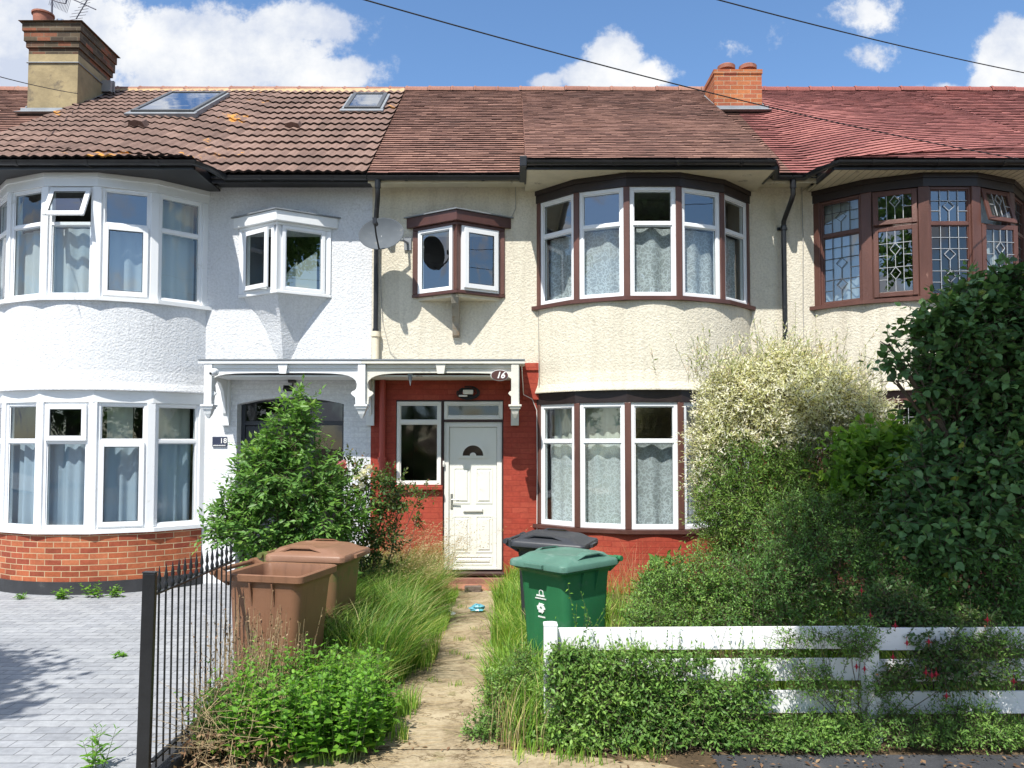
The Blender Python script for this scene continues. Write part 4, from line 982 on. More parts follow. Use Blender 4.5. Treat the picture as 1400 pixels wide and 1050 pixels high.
# ================================================================ plants: builders
def np_mesh(name, V, F, mat, parent=None, rnd=None, smooth=False, origin=None):
    """V (n,3) world, F (m,k) same-size faces"""
    V = np.asarray(V, dtype=np.float64); F = np.asarray(F, dtype=np.int32)
    off = WORLD[parent.name] if parent is not None else (Vector(origin) if origin is not None else Vector((0, 0, 0)))
    V = V-np.array(off)
    me = bpy.data.meshes.new(name); me.vertices.add(len(V)); me.vertices.foreach_set('co', V.ravel())
    k = F.shape[1]; me.loops.add(F.size); me.loops.foreach_set('vertex_index', F.ravel()); me.polygons.add(len(F))
    me.polygons.foreach_set('loop_start', np.arange(0, F.size, k, dtype=np.int32))
    me.update(calc_edges=True)
    if rnd is not None:
        at = me.attributes.new('rnd', 'FLOAT', 'FACE'); at.data.foreach_set('value', np.asarray(rnd, dtype=np.float32))
    if smooth: me.polygons.foreach_set('use_smooth', [True]*len(F))
    me.materials.append(mat); o = bpy.data.objects.new(name, me); COL.objects.link(o)
    if parent is not None: o.parent = parent
    else: o.location = off
    WORLD[o.name] = off
    return o
def nrm(a): return a/np.maximum(1e-9, np.linalg.norm(a, axis=1, keepdims=True))
def leaves(name, pos, d, n, L, wr, mat, parent, fold=.22, broad=False, rnd=None, droop=.12):
    N_ = len(pos); d = nrm(d); n = nrm(n-(n*d).sum(1, keepdims=True)*d); s = np.cross(d, n); L = L.reshape(-1, 1); W = L*wr
    if broad:
        P_ = [pos, pos+d*L*.22+s*W*.46+n*fold*W*.5, pos+d*L*.62+s*W*.40+n*fold*W*.4, pos+d*L-n*L*droop, pos+d*L*.62-s*W*.40+n*fold*W*.4, pos+d*L*.22-s*W*.46+n*fold*W*.5]
        V = np.stack(P_, 1).reshape(-1, 3); b = (np.arange(N_)*6).reshape(-1, 1)
        F = np.concatenate([b+np.array([0, 1, 2, 3]), b+np.array([0, 3, 4, 5])], 1).reshape(-1, 4)
    else:
        P_ = [pos, pos+d*L*.42+s*W*.5+n*fold*W*.5, pos+d*L-n*L*droop, pos+d*L*.42-s*W*.5+n*fold*W*.5]
        V = np.stack(P_, 1).reshape(-1, 3); b = (np.arange(N_)*4).reshape(-1, 1)
        F = np.concatenate([b+np.array([0, 1, 2]), b+np.array([0, 2, 3])], 1).reshape(-1, 3)
    r = RNG.random(N_) if rnd is None else rnd
    return np_mesh(name, V, F, mat, parent, np.repeat(r, 2))
def thin_tubes(name, A, B, ra, rb, mat, parent, mid=None):
    A = np.asarray(A); B = np.asarray(B); N_ = len(A); d = nrm(B-A); up = np.where(np.abs(d[:, 2:3]) < .9, np.array([[0, 0, 1.]]), np.array([[1., 0, 0]]))
    u = nrm(np.cross(d, up)); v = np.cross(d, u); V = []
    ra = np.broadcast_to(np.asarray(ra, float).reshape(-1, 1), (N_, 1)); rb = np.broadcast_to(np.asarray(rb, float).reshape(-1, 1), (N_, 1))
    for P_, r in ((A, ra), (B, rb)):
        for k in range(3): t = 2*math.pi*k/3; V.append(P_+(u*math.cos(t)+v*math.sin(t))*r)
    V = np.stack(V, 1).reshape(-1, 3); b = (np.arange(N_)*6).reshape(-1, 1)
    F = np.concatenate([b+np.array([0, 1, 4, 3]), b+np.array([1, 2, 5, 4]), b+np.array([2, 0, 3, 5])], 1).reshape(-1, 4)
    return np_mesh(name, V, F, mat, parent, RNG.random(len(F)))
def pick(blobs, n, shell=.5):
    c = np.array([b[:3] for b in blobs]); r = np.array([b[3:6] for b in blobs]); w = (r[:, 0]*r[:, 1]*r[:, 2])**.72; w /= w.sum()
    i = RNG.choice(len(blobs), n, p=w); u = nrm(RNG.normal(size=(n, 3))); q = (shell**3+RNG.random(n)*(1-shell**3))**(1/3)
    off = u*q[:, None]*r[i]; return c[i]+off, nrm(u/r[i]*r[i].mean(1, keepdims=True)), i
def twig_leaves(blobs, n, tl, k, ll, up=.35, spread=.8, shell=.5, outl=.6, jit=.5, flat=0, zmin=.02, pairs=False):
    p, o, idx = pick(blobs, n, shell)
    d = nrm(o*outl+np.array([[0, 0, up]])+RNG.normal(size=(n, 3))*jit); T = tl*(.55+.8*RNG.random(n))
    start = p-d*T[:, None]*.5; end = p+d*T[:, None]*.5
    start[:, 2] = np.maximum(start[:, 2], zmin); end[:, 2] = np.maximum(end[:, 2], zmin)
    t = (np.arange(k)+.5)/k; t = .12+.88*t
    P_ = (start[:, None]+(end-start)[:, None]*t[None, :, None]); P_[:, :, 2] -= (.10*T[:, None]*t[None]**2)
    dd = np.repeat(d[:, None], k, 1)
    ref = RNG.normal(size=(n, 3)); side = nrm(np.cross(d, ref))
    if flat: side = nrm(np.cross(d, np.array([[0, 0, 1.]])+RNG.normal(size=(n, 3))*.3))
    other = np.cross(d, side)
    sg = np.where(np.arange(k) % 2 == 0, 1, -1)[None, :, None]
    if flat: S = side[:, None]*sg
    else:
        an = (np.arange(k)*2.4)[None, :, None]+RNG.random((n, 1, 1))*6; S = side[:, None]*np.cos(an)+other[:, None]*np.sin(an)
    ld = dd*(1-spread*.6)+S*spread+RNG.normal(size=(n, k, 3))*.18; ld[:, -1] = d+RNG.normal(size=(n, 3))*.1
    nn = np.array([[[0, 0, 1.]]])*1.0+RNG.normal(size=(n, k, 3))*.45+np.repeat(o[:, None], k, 1)*.35
    L = ll*(.6+.7*RNG.random((n, k)))*(1-.35*t[None])
    q = P_.reshape(-1, 3); keep = q[:, 2] > zmin
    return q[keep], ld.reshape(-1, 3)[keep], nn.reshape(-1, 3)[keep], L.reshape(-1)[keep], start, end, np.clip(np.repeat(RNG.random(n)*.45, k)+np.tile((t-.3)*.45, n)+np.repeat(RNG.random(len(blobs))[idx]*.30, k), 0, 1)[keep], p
def B_(px, py, Y, rx, ry, rd=None):
    """ellipsoid from its outline in metres per pixel at depth Y"""
    s = Y/F0; p = P(px, py, Y); return (p.x, p.y, p.z, rx*s, (rd if rd else (rx+ry)/2*s), ry*s)
def limbs(name, base, blobs, r0, mat, parent, sub=3):
    m = MB(); base = Vector(base)
    for b in blobs:
        c = Vector(b[:3]); mid = base.lerp(c, .5)+Vector((random.uniform(-.08, .08), random.uniform(-.08, .08), .05*(c-base).length))
        j0 = base+Vector((random.uniform(-1, 1), random.uniform(-1, 1), 0))*r0*1.5
        m.tube([j0, j0.lerp(mid, .5)+Vector((random.uniform(-.03, .03), 0, 0)), mid, mid.lerp(c, .6), c], [r0, r0*.8, r0*.6, r0*.4, r0*.22], 6)
        for _ in range(sub):
            e = c+Vector((random.uniform(-1, 1)*b[3], random.uniform(-1, 1)*b[4], random.uniform(-.6, 1)*b[5]))*.8
            s0 = mid.lerp(c, random.uniform(.1, .9)); m.tube([s0, s0.lerp(e, .5)+Vector((0, 0, .03)), e], [r0*.32, r0*.2, r0*.08], 5)
    return m.build(name, mat, parent, smooth=True)
def shrub(name, label, cat, base, blobs, n, tl, k, ll, wr, mat, stemm, r0=.02, broad=False, group=None, twr=.0022, foliage='foliage', **kw):
    t = thing(name, base, label, cat, group)
    q, ld, nn, L, s, e, rr, p = twig_leaves(blobs, n, tl, k, ll, **kw)
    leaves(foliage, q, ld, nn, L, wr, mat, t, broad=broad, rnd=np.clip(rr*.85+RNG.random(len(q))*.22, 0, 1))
    limbs('stem', base, blobs, r0, stemm, t)
    thin_tubes('twig', s, e, twr, twr*.5, stemm, t)
    return t
bark = simple('bark', (.10, .075, .05), .9, .35, 12, .5, 60)
green_stem = simple('green_stem', (.13, .17, .06), .6, .3, 8)
straw = simple('straw', (.42, .32, .18), .8, .3, 10)
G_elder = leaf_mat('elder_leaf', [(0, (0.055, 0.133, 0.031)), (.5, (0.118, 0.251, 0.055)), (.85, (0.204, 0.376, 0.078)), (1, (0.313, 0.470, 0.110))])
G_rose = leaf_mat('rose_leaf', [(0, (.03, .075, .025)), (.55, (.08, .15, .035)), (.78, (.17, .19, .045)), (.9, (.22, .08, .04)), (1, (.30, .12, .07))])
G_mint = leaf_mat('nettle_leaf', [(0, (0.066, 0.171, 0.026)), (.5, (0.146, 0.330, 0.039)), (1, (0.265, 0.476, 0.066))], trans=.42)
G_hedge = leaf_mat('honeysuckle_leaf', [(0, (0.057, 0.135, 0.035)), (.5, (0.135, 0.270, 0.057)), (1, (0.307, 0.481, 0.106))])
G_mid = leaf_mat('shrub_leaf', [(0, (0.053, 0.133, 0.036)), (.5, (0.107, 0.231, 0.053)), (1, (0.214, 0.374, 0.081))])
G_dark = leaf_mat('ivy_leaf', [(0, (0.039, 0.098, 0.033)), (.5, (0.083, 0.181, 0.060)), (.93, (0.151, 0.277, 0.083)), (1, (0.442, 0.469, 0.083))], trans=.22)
G_pale = leaf_mat('variegated_leaf', [(0, (.26, .34, .10)), (.12, (.42, .48, .22)), (.26, (.80, .78, .64)), (.7, (.84, .82, .74)), (1, (.82, .66, .56))], trans=.45)
G_wil = leaf_mat('willow_leaf', [(0, (0.064, 0.143, 0.032)), (.6, (0.158, 0.285, 0.055)), (.9, (0.317, 0.411, 0.111)), (1, (0.792, 0.760, 0.443))])
G_fuch = leaf_mat('fuchsia_leaf', [(0, (0.035, 0.084, 0.028)), (.6, (0.084, 0.168, 0.042)), (.9, (0.182, 0.238, 0.070)), (1, (0.308, 0.140, 0.070))])
G_grass = leaf_mat('grass_blade', [(0, (0.091, 0.197, 0.030)), (.4, (0.181, 0.348, 0.046)), (.8, (0.318, 0.500, 0.076)), (.93, (0.514, 0.575, 0.151)), (1, (0.756, 0.635, 0.302))], trans=.4, rough=.5)
G_long = leaf_mat('long_grass_blade', [(0, (0.065, 0.156, 0.033)), (.4, (0.130, 0.260, 0.046)), (.75, (0.234, 0.377, 0.065)), (.9, (0.442, 0.468, 0.169)), (1, (0.676, 0.559, 0.312))], trans=.4, rough=.5)
G_seed = leaf_mat('seed_head', [(0, (.36, .26, .12)), (1, (.58, .46, .26))], trans=.3)
G_dry = leaf_mat('dead_leaf', [(0, (.10, .055, .03)), (.5, (.24, .14, .08)), (1, (.40, .28, .16))], trans=.2)
def grass(name, pts, H, mat, label=None, lean=(0, 0), bend=.5, w=.006, kind='stuff', parent=None, origin=(0, 0, 0), segs=4, wind=.35):
    n = len(pts); base = np.column_stack([pts, np.full(n, -.005)]); h = np.asarray(H)*(.55+.75*RNG.random(n))
    a = RNG.random(n)*2*math.pi; out = np.column_stack([np.cos(a)*wind+lean[0], np.sin(a)*wind+lean[1], np.zeros(n)])*(.4+RNG.random((n, 1)))
    out += np.column_stack([np.sin(6*pts[:, 0]+4*pts[:, 1]), np.cos(5*pts[:, 1]-3.5*pts[:, 0]), np.zeros(n)])*.30
    sd = nrm(np.column_stack([-np.sin(a+RNG.normal(size=n)), np.cos(a), np.zeros(n)])); V = []
    for j in range(segs+1):
        s = j/segs; c = base+np.array([0, 0, 1.])*(h*(s-bend*.45*s**3))[:, None]+out*(h*bend*1.5*s**2)[:, None]; ww = (w*(1-s**1.6)+.0006)*(.6+.8*RNG.random(n)) if j == 0 else (w*(1-s**1.6)+.0006)*np.ones(n)
        V += [c-sd*ww[:, None]/2, c+sd*ww[:, None]/2]
    m = 2*(segs+1); V = np.stack(V, 1).reshape(-1, 3); b = (np.arange(n)*m).reshape(-1, 1)
    F = np.concatenate([b+np.array([2*j, 2*j+1, 2*j+3, 2*j+2]) for j in range(segs)], 1).reshape(-1, 4)
    o = np_mesh(name, V, F, mat, parent, np.repeat(np.clip(RNG.random(n), 0, 1), segs), origin=origin)
    if parent is None: tag(o, label, 'grass', None, kind)
    return o, base+np.array([0, 0, 1.])*(h*(1-bend*.45))[:, None]+out*(h*bend*1.5)[:, None]
def scatter(n, x0, x1, y0, y1, f=None, clump=0, cn=60):
    out = []
    tot = 0
    if clump: cc = np.column_stack([RNG.uniform(x0, x1, cn), RNG.uniform(y0, y1, cn)])
    while tot < n:
        if clump: q = cc[RNG.integers(0, cn, n)]+RNG.normal(size=(n, 2))*clump
        else: q = np.column_stack([RNG.uniform(x0, x1, n), RNG.uniform(y0, y1, n)])
        q = q[(q[:, 0] > x0) & (q[:, 0] < x1) & (q[:, 1] > y0) & (q[:, 1] < y1)]
        if f is not None: q = q[f(q[:, 0], q[:, 1])]
        out.append(q); tot += len(q)
    return np.concatenate(out)[:n]
def herb(name, label, cat, pts, H, ll, wr, mat, stemm, pairs=9, group=None, lean=.12, broad=True, kind=None):
    n = len(pts); c = pts.mean(0); t = thing(name, (c[0], c[1], 0), label, cat, group)
    if kind: t['kind'] = kind
    h = np.asarray(H)*(.6+.6*RNG.random(n)); base = np.column_stack([pts, np.zeros(n)]); cen = nrm(np.column_stack([pts-c, np.zeros(n)])+1e-6)
    top = base+np.array([0, 0, 1.])*h[:, None]+(RNG.normal(size=(n, 3))*np.array([1, 1, 0])*lean+cen*lean*.8)*h[:, None]
    tt = np.linspace(.18, 1, pairs); P_ = base[:, None]+(top-base)[:, None]*tt[None, :, None]
    a = RNG.random((n, 1))*6+np.arange(pairs)[None]*1.57; out = []
    pos, dr, nn, LL = [], [], [], []
    for s in (0, math.pi):
        d = np.stack([np.cos(a+s), np.sin(a+s), .25+.5*tt[None]**3+0*a], 2)+RNG.normal(size=(n, pairs, 3))*.15
        pos.append(P_.reshape(-1, 3)); dr.append(d.reshape(-1, 3)); nn.append(np.tile([0, 0, 1.], (n*pairs, 1))+RNG.normal(size=(n*pairs, 3))*.25)
        LL.append((ll*(1-.6*tt[None]**2)*(.6+.6*RNG.random((n, pairs)))).reshape(-1))
    sr = np.repeat(RNG.random(n), pairs)
    leaves('foliage', np.concatenate(pos), np.concatenate(dr), np.concatenate(nn), np.concatenate(LL), wr, mat, t, broad=broad, rnd=np.clip(np.tile(sr, 2)*.5+RNG.random(2*n*pairs)*.5, 0, 1))
    thin_tubes('stem', base, top, .003, .0012, stemm, t)
    return t
# ================================================================ the ground
def ground_mat(name, stops, scale, bs=.6, rough=.95, fine=40, crack=False):
    m, t, N, L = nt(name); g = N.new('ShaderNodeNewGeometry'); n1 = noise(N, L, g.outputs['Position'], scale, 9, .7); n2 = noise(N, L, g.outputs['Position'], fine, 6, .75)
    ad = N.new('ShaderNodeMath'); ad.operation = 'MULTIPLY_ADD'; L.new(n2.outputs[0], ad.inputs[0]); inp(ad, 1, .5); 
    s_ = N.new('ShaderNodeMath'); s_.operation = 'MULTIPLY_ADD'; L.new(n1.outputs[0], s_.inputs[0]); inp(s_, 1, .8); inp(s_, 2, -.15); L.new(s_.outputs[0], ad.inputs[2])
    r = ramp(N, L, ad.outputs[0], stops); p = N.new('ShaderNodeBsdfPrincipled'); col = r.outputs[0]
    if crack:
        s2 = N.new('ShaderNodeVectorMath'); s2.operation = 'MULTIPLY_ADD'; L.new(n1.outputs['Color'], s2.inputs[0]); inp(s2, 1, (.8, .8, .8)); L.new(g.outputs['Position'], s2.inputs[2])
        v = N.new('ShaderNodeTexVoronoi'); v.feature = 'DISTANCE_TO_EDGE'; inp(v, 'Scale', 1.15); L.new(s2.outputs[0], v.inputs['Vector'])
        rc = ramp(N, L, v.outputs[0], [(.004, (.42, .38, .32)), (.014, (1, 1, 1))]); col = mixc(N, L, 1.0, col, rc.outputs[0], 'MULTIPLY')
        n5 = noise(N, L, g.outputs['Position'], 5, 8, .75); r5 = ramp(N, L, n5.outputs[0], [(.56, (1, 1, 1)), (.68, (.62, .66, .5))]); col = mixc(N, L, 1.0, col, r5.outputs[0], 'MULTIPLY')
    L.new(col, p.inputs['Base Color']); inp(p, 'Roughness', rough); inp(p, 'Specular IOR Level', .2)
    L.new(bump(N, L, ad.outputs[0], bs, .012), p.inputs['Normal']); o = N.new('ShaderNodeOutputMaterial'); L.new(p.outputs[0], o.inputs[0]); return m
soil = ground_mat('soil', [(.3, (.045, .032, .02)), (.5, (.10, .07, .042)), (.7, (.19, .14, .08))], 3)
asphalt = ground_mat('asphalt', [(.3, (.035, .036, .04)), (.55, (.06, .062, .068)), (.75, (.12, .12, .125))], 1.5, .8, .9, 90)
concrete = ground_mat('old_concrete', [(.30, (.13, .10, .06)), (.44, (.28, .22, .14)), (.58, (.40, .33, .22)), (.8, (.52, .44, .32))], 2.2, .7, .95, 22, True)
paver = brick_mat('block_paving', [(.28, .295, .32), (.33, .345, .37), (.36, .375, .395), (.31, .325, .35)], (.15, .155, .165), bw=.24, bh=.12, ms=.007, dirt=.14, vsz=.6, bs=.9)
def slab(name, x0, x1, y0, y1, z, mat, z0=None):
    m = MB()
    if z0 is None: m.quad((x0, y0, z), (x1, y0, z), (x1, y1, z), (x0, y1, z))
    else: m.box(x0, x1, y0, y1, z0, z)
    return tag(m.build(name, mat, None), kind='structure')
slab('ground', -300, 300, -300, 600, -.16, soil)
slab('garden_ground', -2.1, 12, 4.415, FY+.3, -.012, soil)
slab('driveway', -14, -2.12, 4.42, FY+.3, 0, paver)
slab('pavement', -60, 60, 1.2, 4.41, -.03, ground_mat('pavement_slabs', [(.3, (.22, .21, .19)), (.6, (.34, .32, .29)), (.8, (.42, .40, .36))], 2), -.3)
slab('road', -80, 80, -6.5, 1.08, -.14, asphalt)
slab('kerb', -60, 60, 1.085, 1.195, -.02, simple('granite_kerb', (.33, .32, .31), .9, .2, 12, .4, 40), -.3)
slab('verge_tarmac', 1.25, 14, 4.415, 4.945, -.008, asphalt)
m = MB()
# concrete path to the door, edges broken, and the crossover at its foot
def path_edge(xs, y0, y1, n, amp):
    return [(xs+random.uniform(-amp, amp), y0+(y1-y0)*i/n) for i in range(n+1)]
L_ = path_edge(-.98, 5.0, 10.66, 20, .03); R_ = path_edge(-.10, 5.0, 10.66, 20, .03)
k = m.pts([(x, y, .004) for x, y in L_]+[(x, y, .004) for x, y in R_])
for i in range(20): m.face((k+i, k+21+i, k+22+i, k+i+1))
tag(m.build('path', concrete, None), kind='structure')
m = MB(); poly = [(-2.0, 4.415), (1.24, 4.415), (1.24, 4.60), (.9, 4.80), (.35, 4.93), (-.02, 5.02), (-.98, 5.02), (-1.3, 4.93), (-1.7, 4.80), (-2.0, 4.70)]
k = m.pts([(x, y, -.002) for x, y in poly]); m.face(list(range(k, k+len(poly)))); tag(m.build('path_crossover', concrete, None), kind='structure')
m = MB(); m.box(-.99, -.10, 10.28, 10.67, -.02, .022); tag(m.build('path_tiles', brick_mat('red_quarry', [(.40, .17, .11), (.5, .24, .16)], (.3, .2, .14), bw=.3, bh=.15, dirt=.3), None), kind='structure')
m = MB(); m.box(-2.119, -1.99, 4.44, 10.7, -.05, .07); tag(m.build('kerb_edging', plinth_black, None, bevel=.01), kind='structure')
# cracks with dirt in the path: thin low ridges of soil and moss
# ================================================================ railing
black_iron = simple('black_iron', (.012, .013, .015), .32, .3, 8, .2, 40, dirt=((.09, .07, .055), 9, .66))
rl = thing('iron_railing', (-2.055, 4.45, 0), 'black spear topped iron railing dividing the paved driveway from the overgrown garden', 'railing')
m = MB(); m.M = Matrix.Translation((-2.075, 4.43, 0)) @ Matrix.Rotation(R(.9), 4, 'Y'); m.box(-.036, .036, -.018, .018, -.2, 1.21); m.box(-.039, .039, -.021, .021, 1.21, 1.22); m.build('post', black_iron, rl, bevel=.004)
m = MB(); m.box(-2.07, -2.04, 4.48, 5.76, 1.075, 1.087); m.build('top_rail', black_iron, rl, bevel=.002)
m = MB(); m.box(-2.07, -2.04, 4.48, 5.76, .13, .142); m.build('bottom_rail', black_iron, rl, bevel=.002)
m = MB(); y = 4.545
m.tube([(-2.055, y, .08), (-2.055, y, 1.10)], .0062, 8)
m.tube([(-2.055, y, 1.08), (-2.055, y, 1.10), (-2.055, y, 1.115), (-2.055, y, 1.13), (-2.055, y, 1.14), (-2.055, y, 1.155), (-2.055, y, 1.17), (-2.055, y, 1.20), (-2.055, y, 1.235)], [.007, .013, .013, .007, .007, .012, .011, .006, .001], 8)
bar = m.build('bar', black_iron, rl, smooth=True)
for i in range(1, 14):
    b = bar.copy(); COL.objects.link(b); b.parent = rl; b.location = (0, .0885*i, 0); b.name = 'bar'
# ================================================================ white fence
fence_white = simple('fence_white', (.80, .81, .82), .35, .05, 2, .1, 40, dirt=((.34, .36, .28), 4, .64))
fc = thing('rail_fence', (2.3, 5.2, 0), 'low white three rail fence half buried in hedge at the front of the garden', 'fence')
for i, (x, lean) in enumerate(((.255, 0), (2.385, -1.5), (4.5, 0))):
    m = MB(); m.M = Matrix.Translation((x, 5.195, 0)) @ Matrix.Rotation(R(lean), 4, 'Y'); m.box(-.045, .045, -.045, .045, -.1, .742 if i != 1 else .715)
    rings = [[(-s, -s, z), (s, -s, z), (s, s, z), (-s, s, z)] for s, z in ((.047, .742-.027*(i == 1)), (.047, .752-.027*(i == 1)), (.02, .762-.027*(i == 1)))]; m.loft(rings); m.build('post', fence_white, fc, bevel=.003)
for (za, zb, dz) in ((.560, .708, .012), (.352, .498, .01), (.138, .285, .012)):
    for (xa, xb) in ((.31, 2.38), (2.385, 4.7)):
        m = MB(); k0 = m.pts([(xa, 5.245, za), (xb, 5.245, za+dz), (xb, 5.245, zb+dz), (xa, 5.245, zb), (xa, 5.268, za), (xb, 5.268, za+dz), (xb, 5.268, zb+dz), (xa, 5.268, zb)])
        for q in ((0,1,2,3),(7,6,5,4),(0,4,5,1),(1,5,6,2),(2,6,7,3),(3,7,4,0)): m.face([k0+i for i in q])
        m.build('rail', fence_white, fc, bevel=.003)
# ================================================================ wheeled bins
def rr(w, d, yc, z, rad=.06, n=5):
    pts = []
    for cx, cy, a0 in ((w/2-rad, d/2-rad, 0), (-w/2+rad, d/2-rad, 90), (-w/2+rad, -d/2+rad, 180), (w/2-rad, -d/2+rad, 270)):
        for i in range(n+1): a = R(a0+90*i/n); pts.append((cx+rad*math.cos(a), cy+rad*math.sin(a)+yc, z))
    return pts
def bin_(name, label, x, y, rot, body, lidm, s=1.0, lid=True, group='wheeled bins in the front garden', lidtilt=0, z=0):
    t = thing(name, (x, y, z), label, 'wheeled bin', group)
    M = Matrix.Translation((x, y, z)) @ Matrix.Rotation(R(rot), 4, 'Z') @ Matrix.Scale(s, 4)
    m = MB(); m.M = M
    outer = [rr(.45, .45, .02, .03, .05), rr(.475, .485, .015, .06, .06), rr(.495, .51, .01, .35, .06), rr(.515, .555, .005, .70, .065), rr(.53, .58, 0, .86, .07), rr(.54, .59, 0, .90, .07), rr(.555, .61, 0, .925, .06), rr(.60, .66, 0, .94, .05), rr(.605, .665, 0, .985, .05), rr(.585, .645, 0, .992, .05), rr(.53, .57, 0, .985, .05), rr(.50, .54, 0, .93, .06), rr(.42, .42, .02, .12, .06)]
    m.loft(outer); 
    m.build('body', body, t, smooth=True)
    for sx in (-1, 1):
        for yy in (-.09, .09):
            m = MB(); m.M = M; m.prism([(sx*.262, .90), (sx*.30, .93), (sx*.30, .925), (sx*.262, .76)], yy-.006, yy+.006, 'y'); m.build('rib', body, t)
    m = MB(); m.M = M
    for sx in (-1, 1):
        m.prism([(.28, .90), (.39, .955), (.415, .985), (.415, 1.015), (.38, 1.02), (.30, .985)], sx*.25-.02, sx*.25+.02, 'x')
    m.tube([(-.25, .395, .998), (.25, .395, .998)], .017, 10); m.tube([(-.30, .395, .998), (-.22, .395, .998)], .024, 10); m.tube([(.22, .395, .998), (.30, .395, .998)], .024, 10)
    m.build('handle', body, t, smooth=True)
    for sx in (-1, 1):
        m = MB(); m.M = M
        m.tube([(sx*.215, .245, .10), (sx*.265, .245, .10)], .10, 20); m.tube([(sx*.262, .245, .10), (sx*.272, .245, .10)], .045, 12); m.build('wheel', black_plastic, t, smooth=True)
    m = MB(); m.M = M; m.box(-.2, .2, .19, .26, .06, .14); m.build('axle_housing', body, t)
    if lid:
        m = MB(); m.M = M @ Matrix.Translation((0, .36, .99)) @ Matrix.Rotation(R(lidtilt), 4, 'X') @ Matrix.Translation((0, -.36, -.99))
        def dome(xx, yy): return 0
        m.loft([rr(.585, .66, .0, .975, .05), rr(.635, .705, -.01, .955, .05), rr(.645, .715, -.01, .96, .05), rr(.645, .715, -.01, .998, .055), rr(.625, .695, -.01, 1.012, .055), rr(.56, .60, .0, 1.022, .06), rr(.50, .50, .02, 1.058, .08), rr(.44, .42, .03, 1.066, .09), rr(.40, .36, .03, 1.058, .09)])
        m.box(-.10, .10, -.395, -.35, .97, 1.0)
        l = m.build('lid', lidm, t, smooth=True)
        LM = m.M
        for sx in (-1, 1):
            m2 = MB(); m2.M = LM; m2.loft([[(sx*.27, -.20, 1.015), (sx*.21, -.20, 1.015), (sx*.21, -.19, 1.02), (sx*.27, -.19, 1.02)], [(sx*.275, -.05, 1.06), (sx*.22, -.05, 1.075), (sx*.22, -.04, 1.085), (sx*.275, -.04, 1.07)], [(sx*.275, .12, 1.06), (sx*.22, .12, 1.075), (sx*.22, .13, 1.085), (sx*.275, .13, 1.07)], [(sx*.27, .26, 1.01), (sx*.21, .26, 1.01), (sx*.21, .27, 1.02), (sx*.27, .27, 1.02)]])
            m2.build('lid_grip', lidm, l, smooth=True)
    return t, M
brown_pl = simple('brown_plastic', (.22, .108, .06), .45, .12, 2.5, .12, 90, dirt=((.30, .18, .12), 3, .6), streak=.3)
brown_pl2 = simple('brown_plastic_mossy', (.21, .12, .06), .5, .2, 3, .12, 90, dirt=((.10, .13, .03), 3, .52), streak=.25)
green_pl = simple('green_plastic', (.025, .16, .065), .42, .12, 3, .12, 90, dirt=((.06, .16, .10), 4, .6), streak=.15)
green_lid = simple('faded_green_plastic', (.085, .19, .145), .5, .2, 4, .12, 90, dirt=((.16, .26, .22), 5, .55))
grey_pl = simple('charcoal_plastic', (.035, .038, .045), .45, .15, 3, .12, 90, dirt=((.07, .07, .075), 5, .6))
bin_('wheeled_bin', 'lidless brown bin beside the iron railing, open top and empty', -1.76, 5.95, 77, brown_pl, brown_pl, 1.0, lid=False)
bin_('wheeled_bin', 'brown bin with closed lid and mossy front, standing behind the open brown one', -1.69, 6.80, 79, brown_pl2, simple('brown_lid', (.24, .125, .075), .45, .15, 4, .1, 80, dirt=((.38, .25, .17), 4, .6)), 1.0)
t, M = bin_('wheeled_bin', 'green recycling bin with white recycling symbol behind the fence', .44, 6.5, -46, green_pl, green_lid, .98)
# emblem on its front: small house-like mark, lettering lines and the recycling triangle
m = MB(); sl = math.atan2((.59-.46)/2+.015, .55)
m.M = M @ Matrix.Translation((-.02, -.2665, .70)) @ Matrix.Rotation(R(3.2), 4, 'X')
def arcs(cx, cz, r, a0, a1, w, n=8):
    for i in range(n):
        p, q = R(a0+(a1-a0)*i/n), R(a0+(a1-a0)*(i+1)/n)
        m.prism([(cx+r*math.cos(p), cz+r*math.sin(p)), (cx+(r+w)*math.cos(p), cz+(r+w)*math.sin(p)), (cx+(r+w)*math.cos(q), cz+(r+w)*math.sin(q)), (cx+r*math.cos(q), cz+r*math.sin(q))], -.012, -.004)
arcs(.01, .055, .018, 0, 180, .007); m.prism([(.028, .035), (.035, .035), (.035, .055), (.028, .055)], -.012, -.004); m.prism([(-.015, .035), (-.008, .035), (-.008, .055), (-.015, .055)], -.012, -.004)
m.prism([(-.045, .022), (.045, .022), (.045, .034), (-.045, .034)], -.012, -.004)
for i in range(17): m.prism([(-.06+i*.0072, .0), (-.0545+i*.0072, .0), (-.0545+i*.0072, .008+(i % 3)*.002), (-.06+i*.0072, .008)], -.012, -.004)
for q in range(3):
    a = R(90+120*q); b = R(90+120*(q+1)); rr_ = .048; c0 = Vector((0, 0, -.075))
    A = Vector((rr_*math.cos(a), 0, rr_*math.sin(a))); B = Vector((rr_*math.cos(b), 0, rr_*math.sin(b))); d = (B-A).normalized(); nn = Vector((-d.z, 0, d.x))
    s0, e0 = A+d*.014+c0, A+d*.052+c0
    pts = [s0-nn*.012, e0-nn*.012, e0-nn*.022, e0+d*.022, e0+nn*.022, e0+nn*.012, s0+nn*.012]
    m.prism([(v.x, v.z) for v in pts][::1], -.012, -.004)
for i in range(9): m.prism([(-.04+i*.009, -.155), (-.033+i*.009, -.155), (-.033+i*.009, -.143), (-.04+i*.009, -.143)], -.006, -.0)
m.build('emblem', sign_white, t)
bin_('wheeled_bin', 'charcoal grey bin with closed lid behind the green recycling bin', .41, 7.55, 72, grey_pl, grey_pl, 1.02, lidtilt=2)
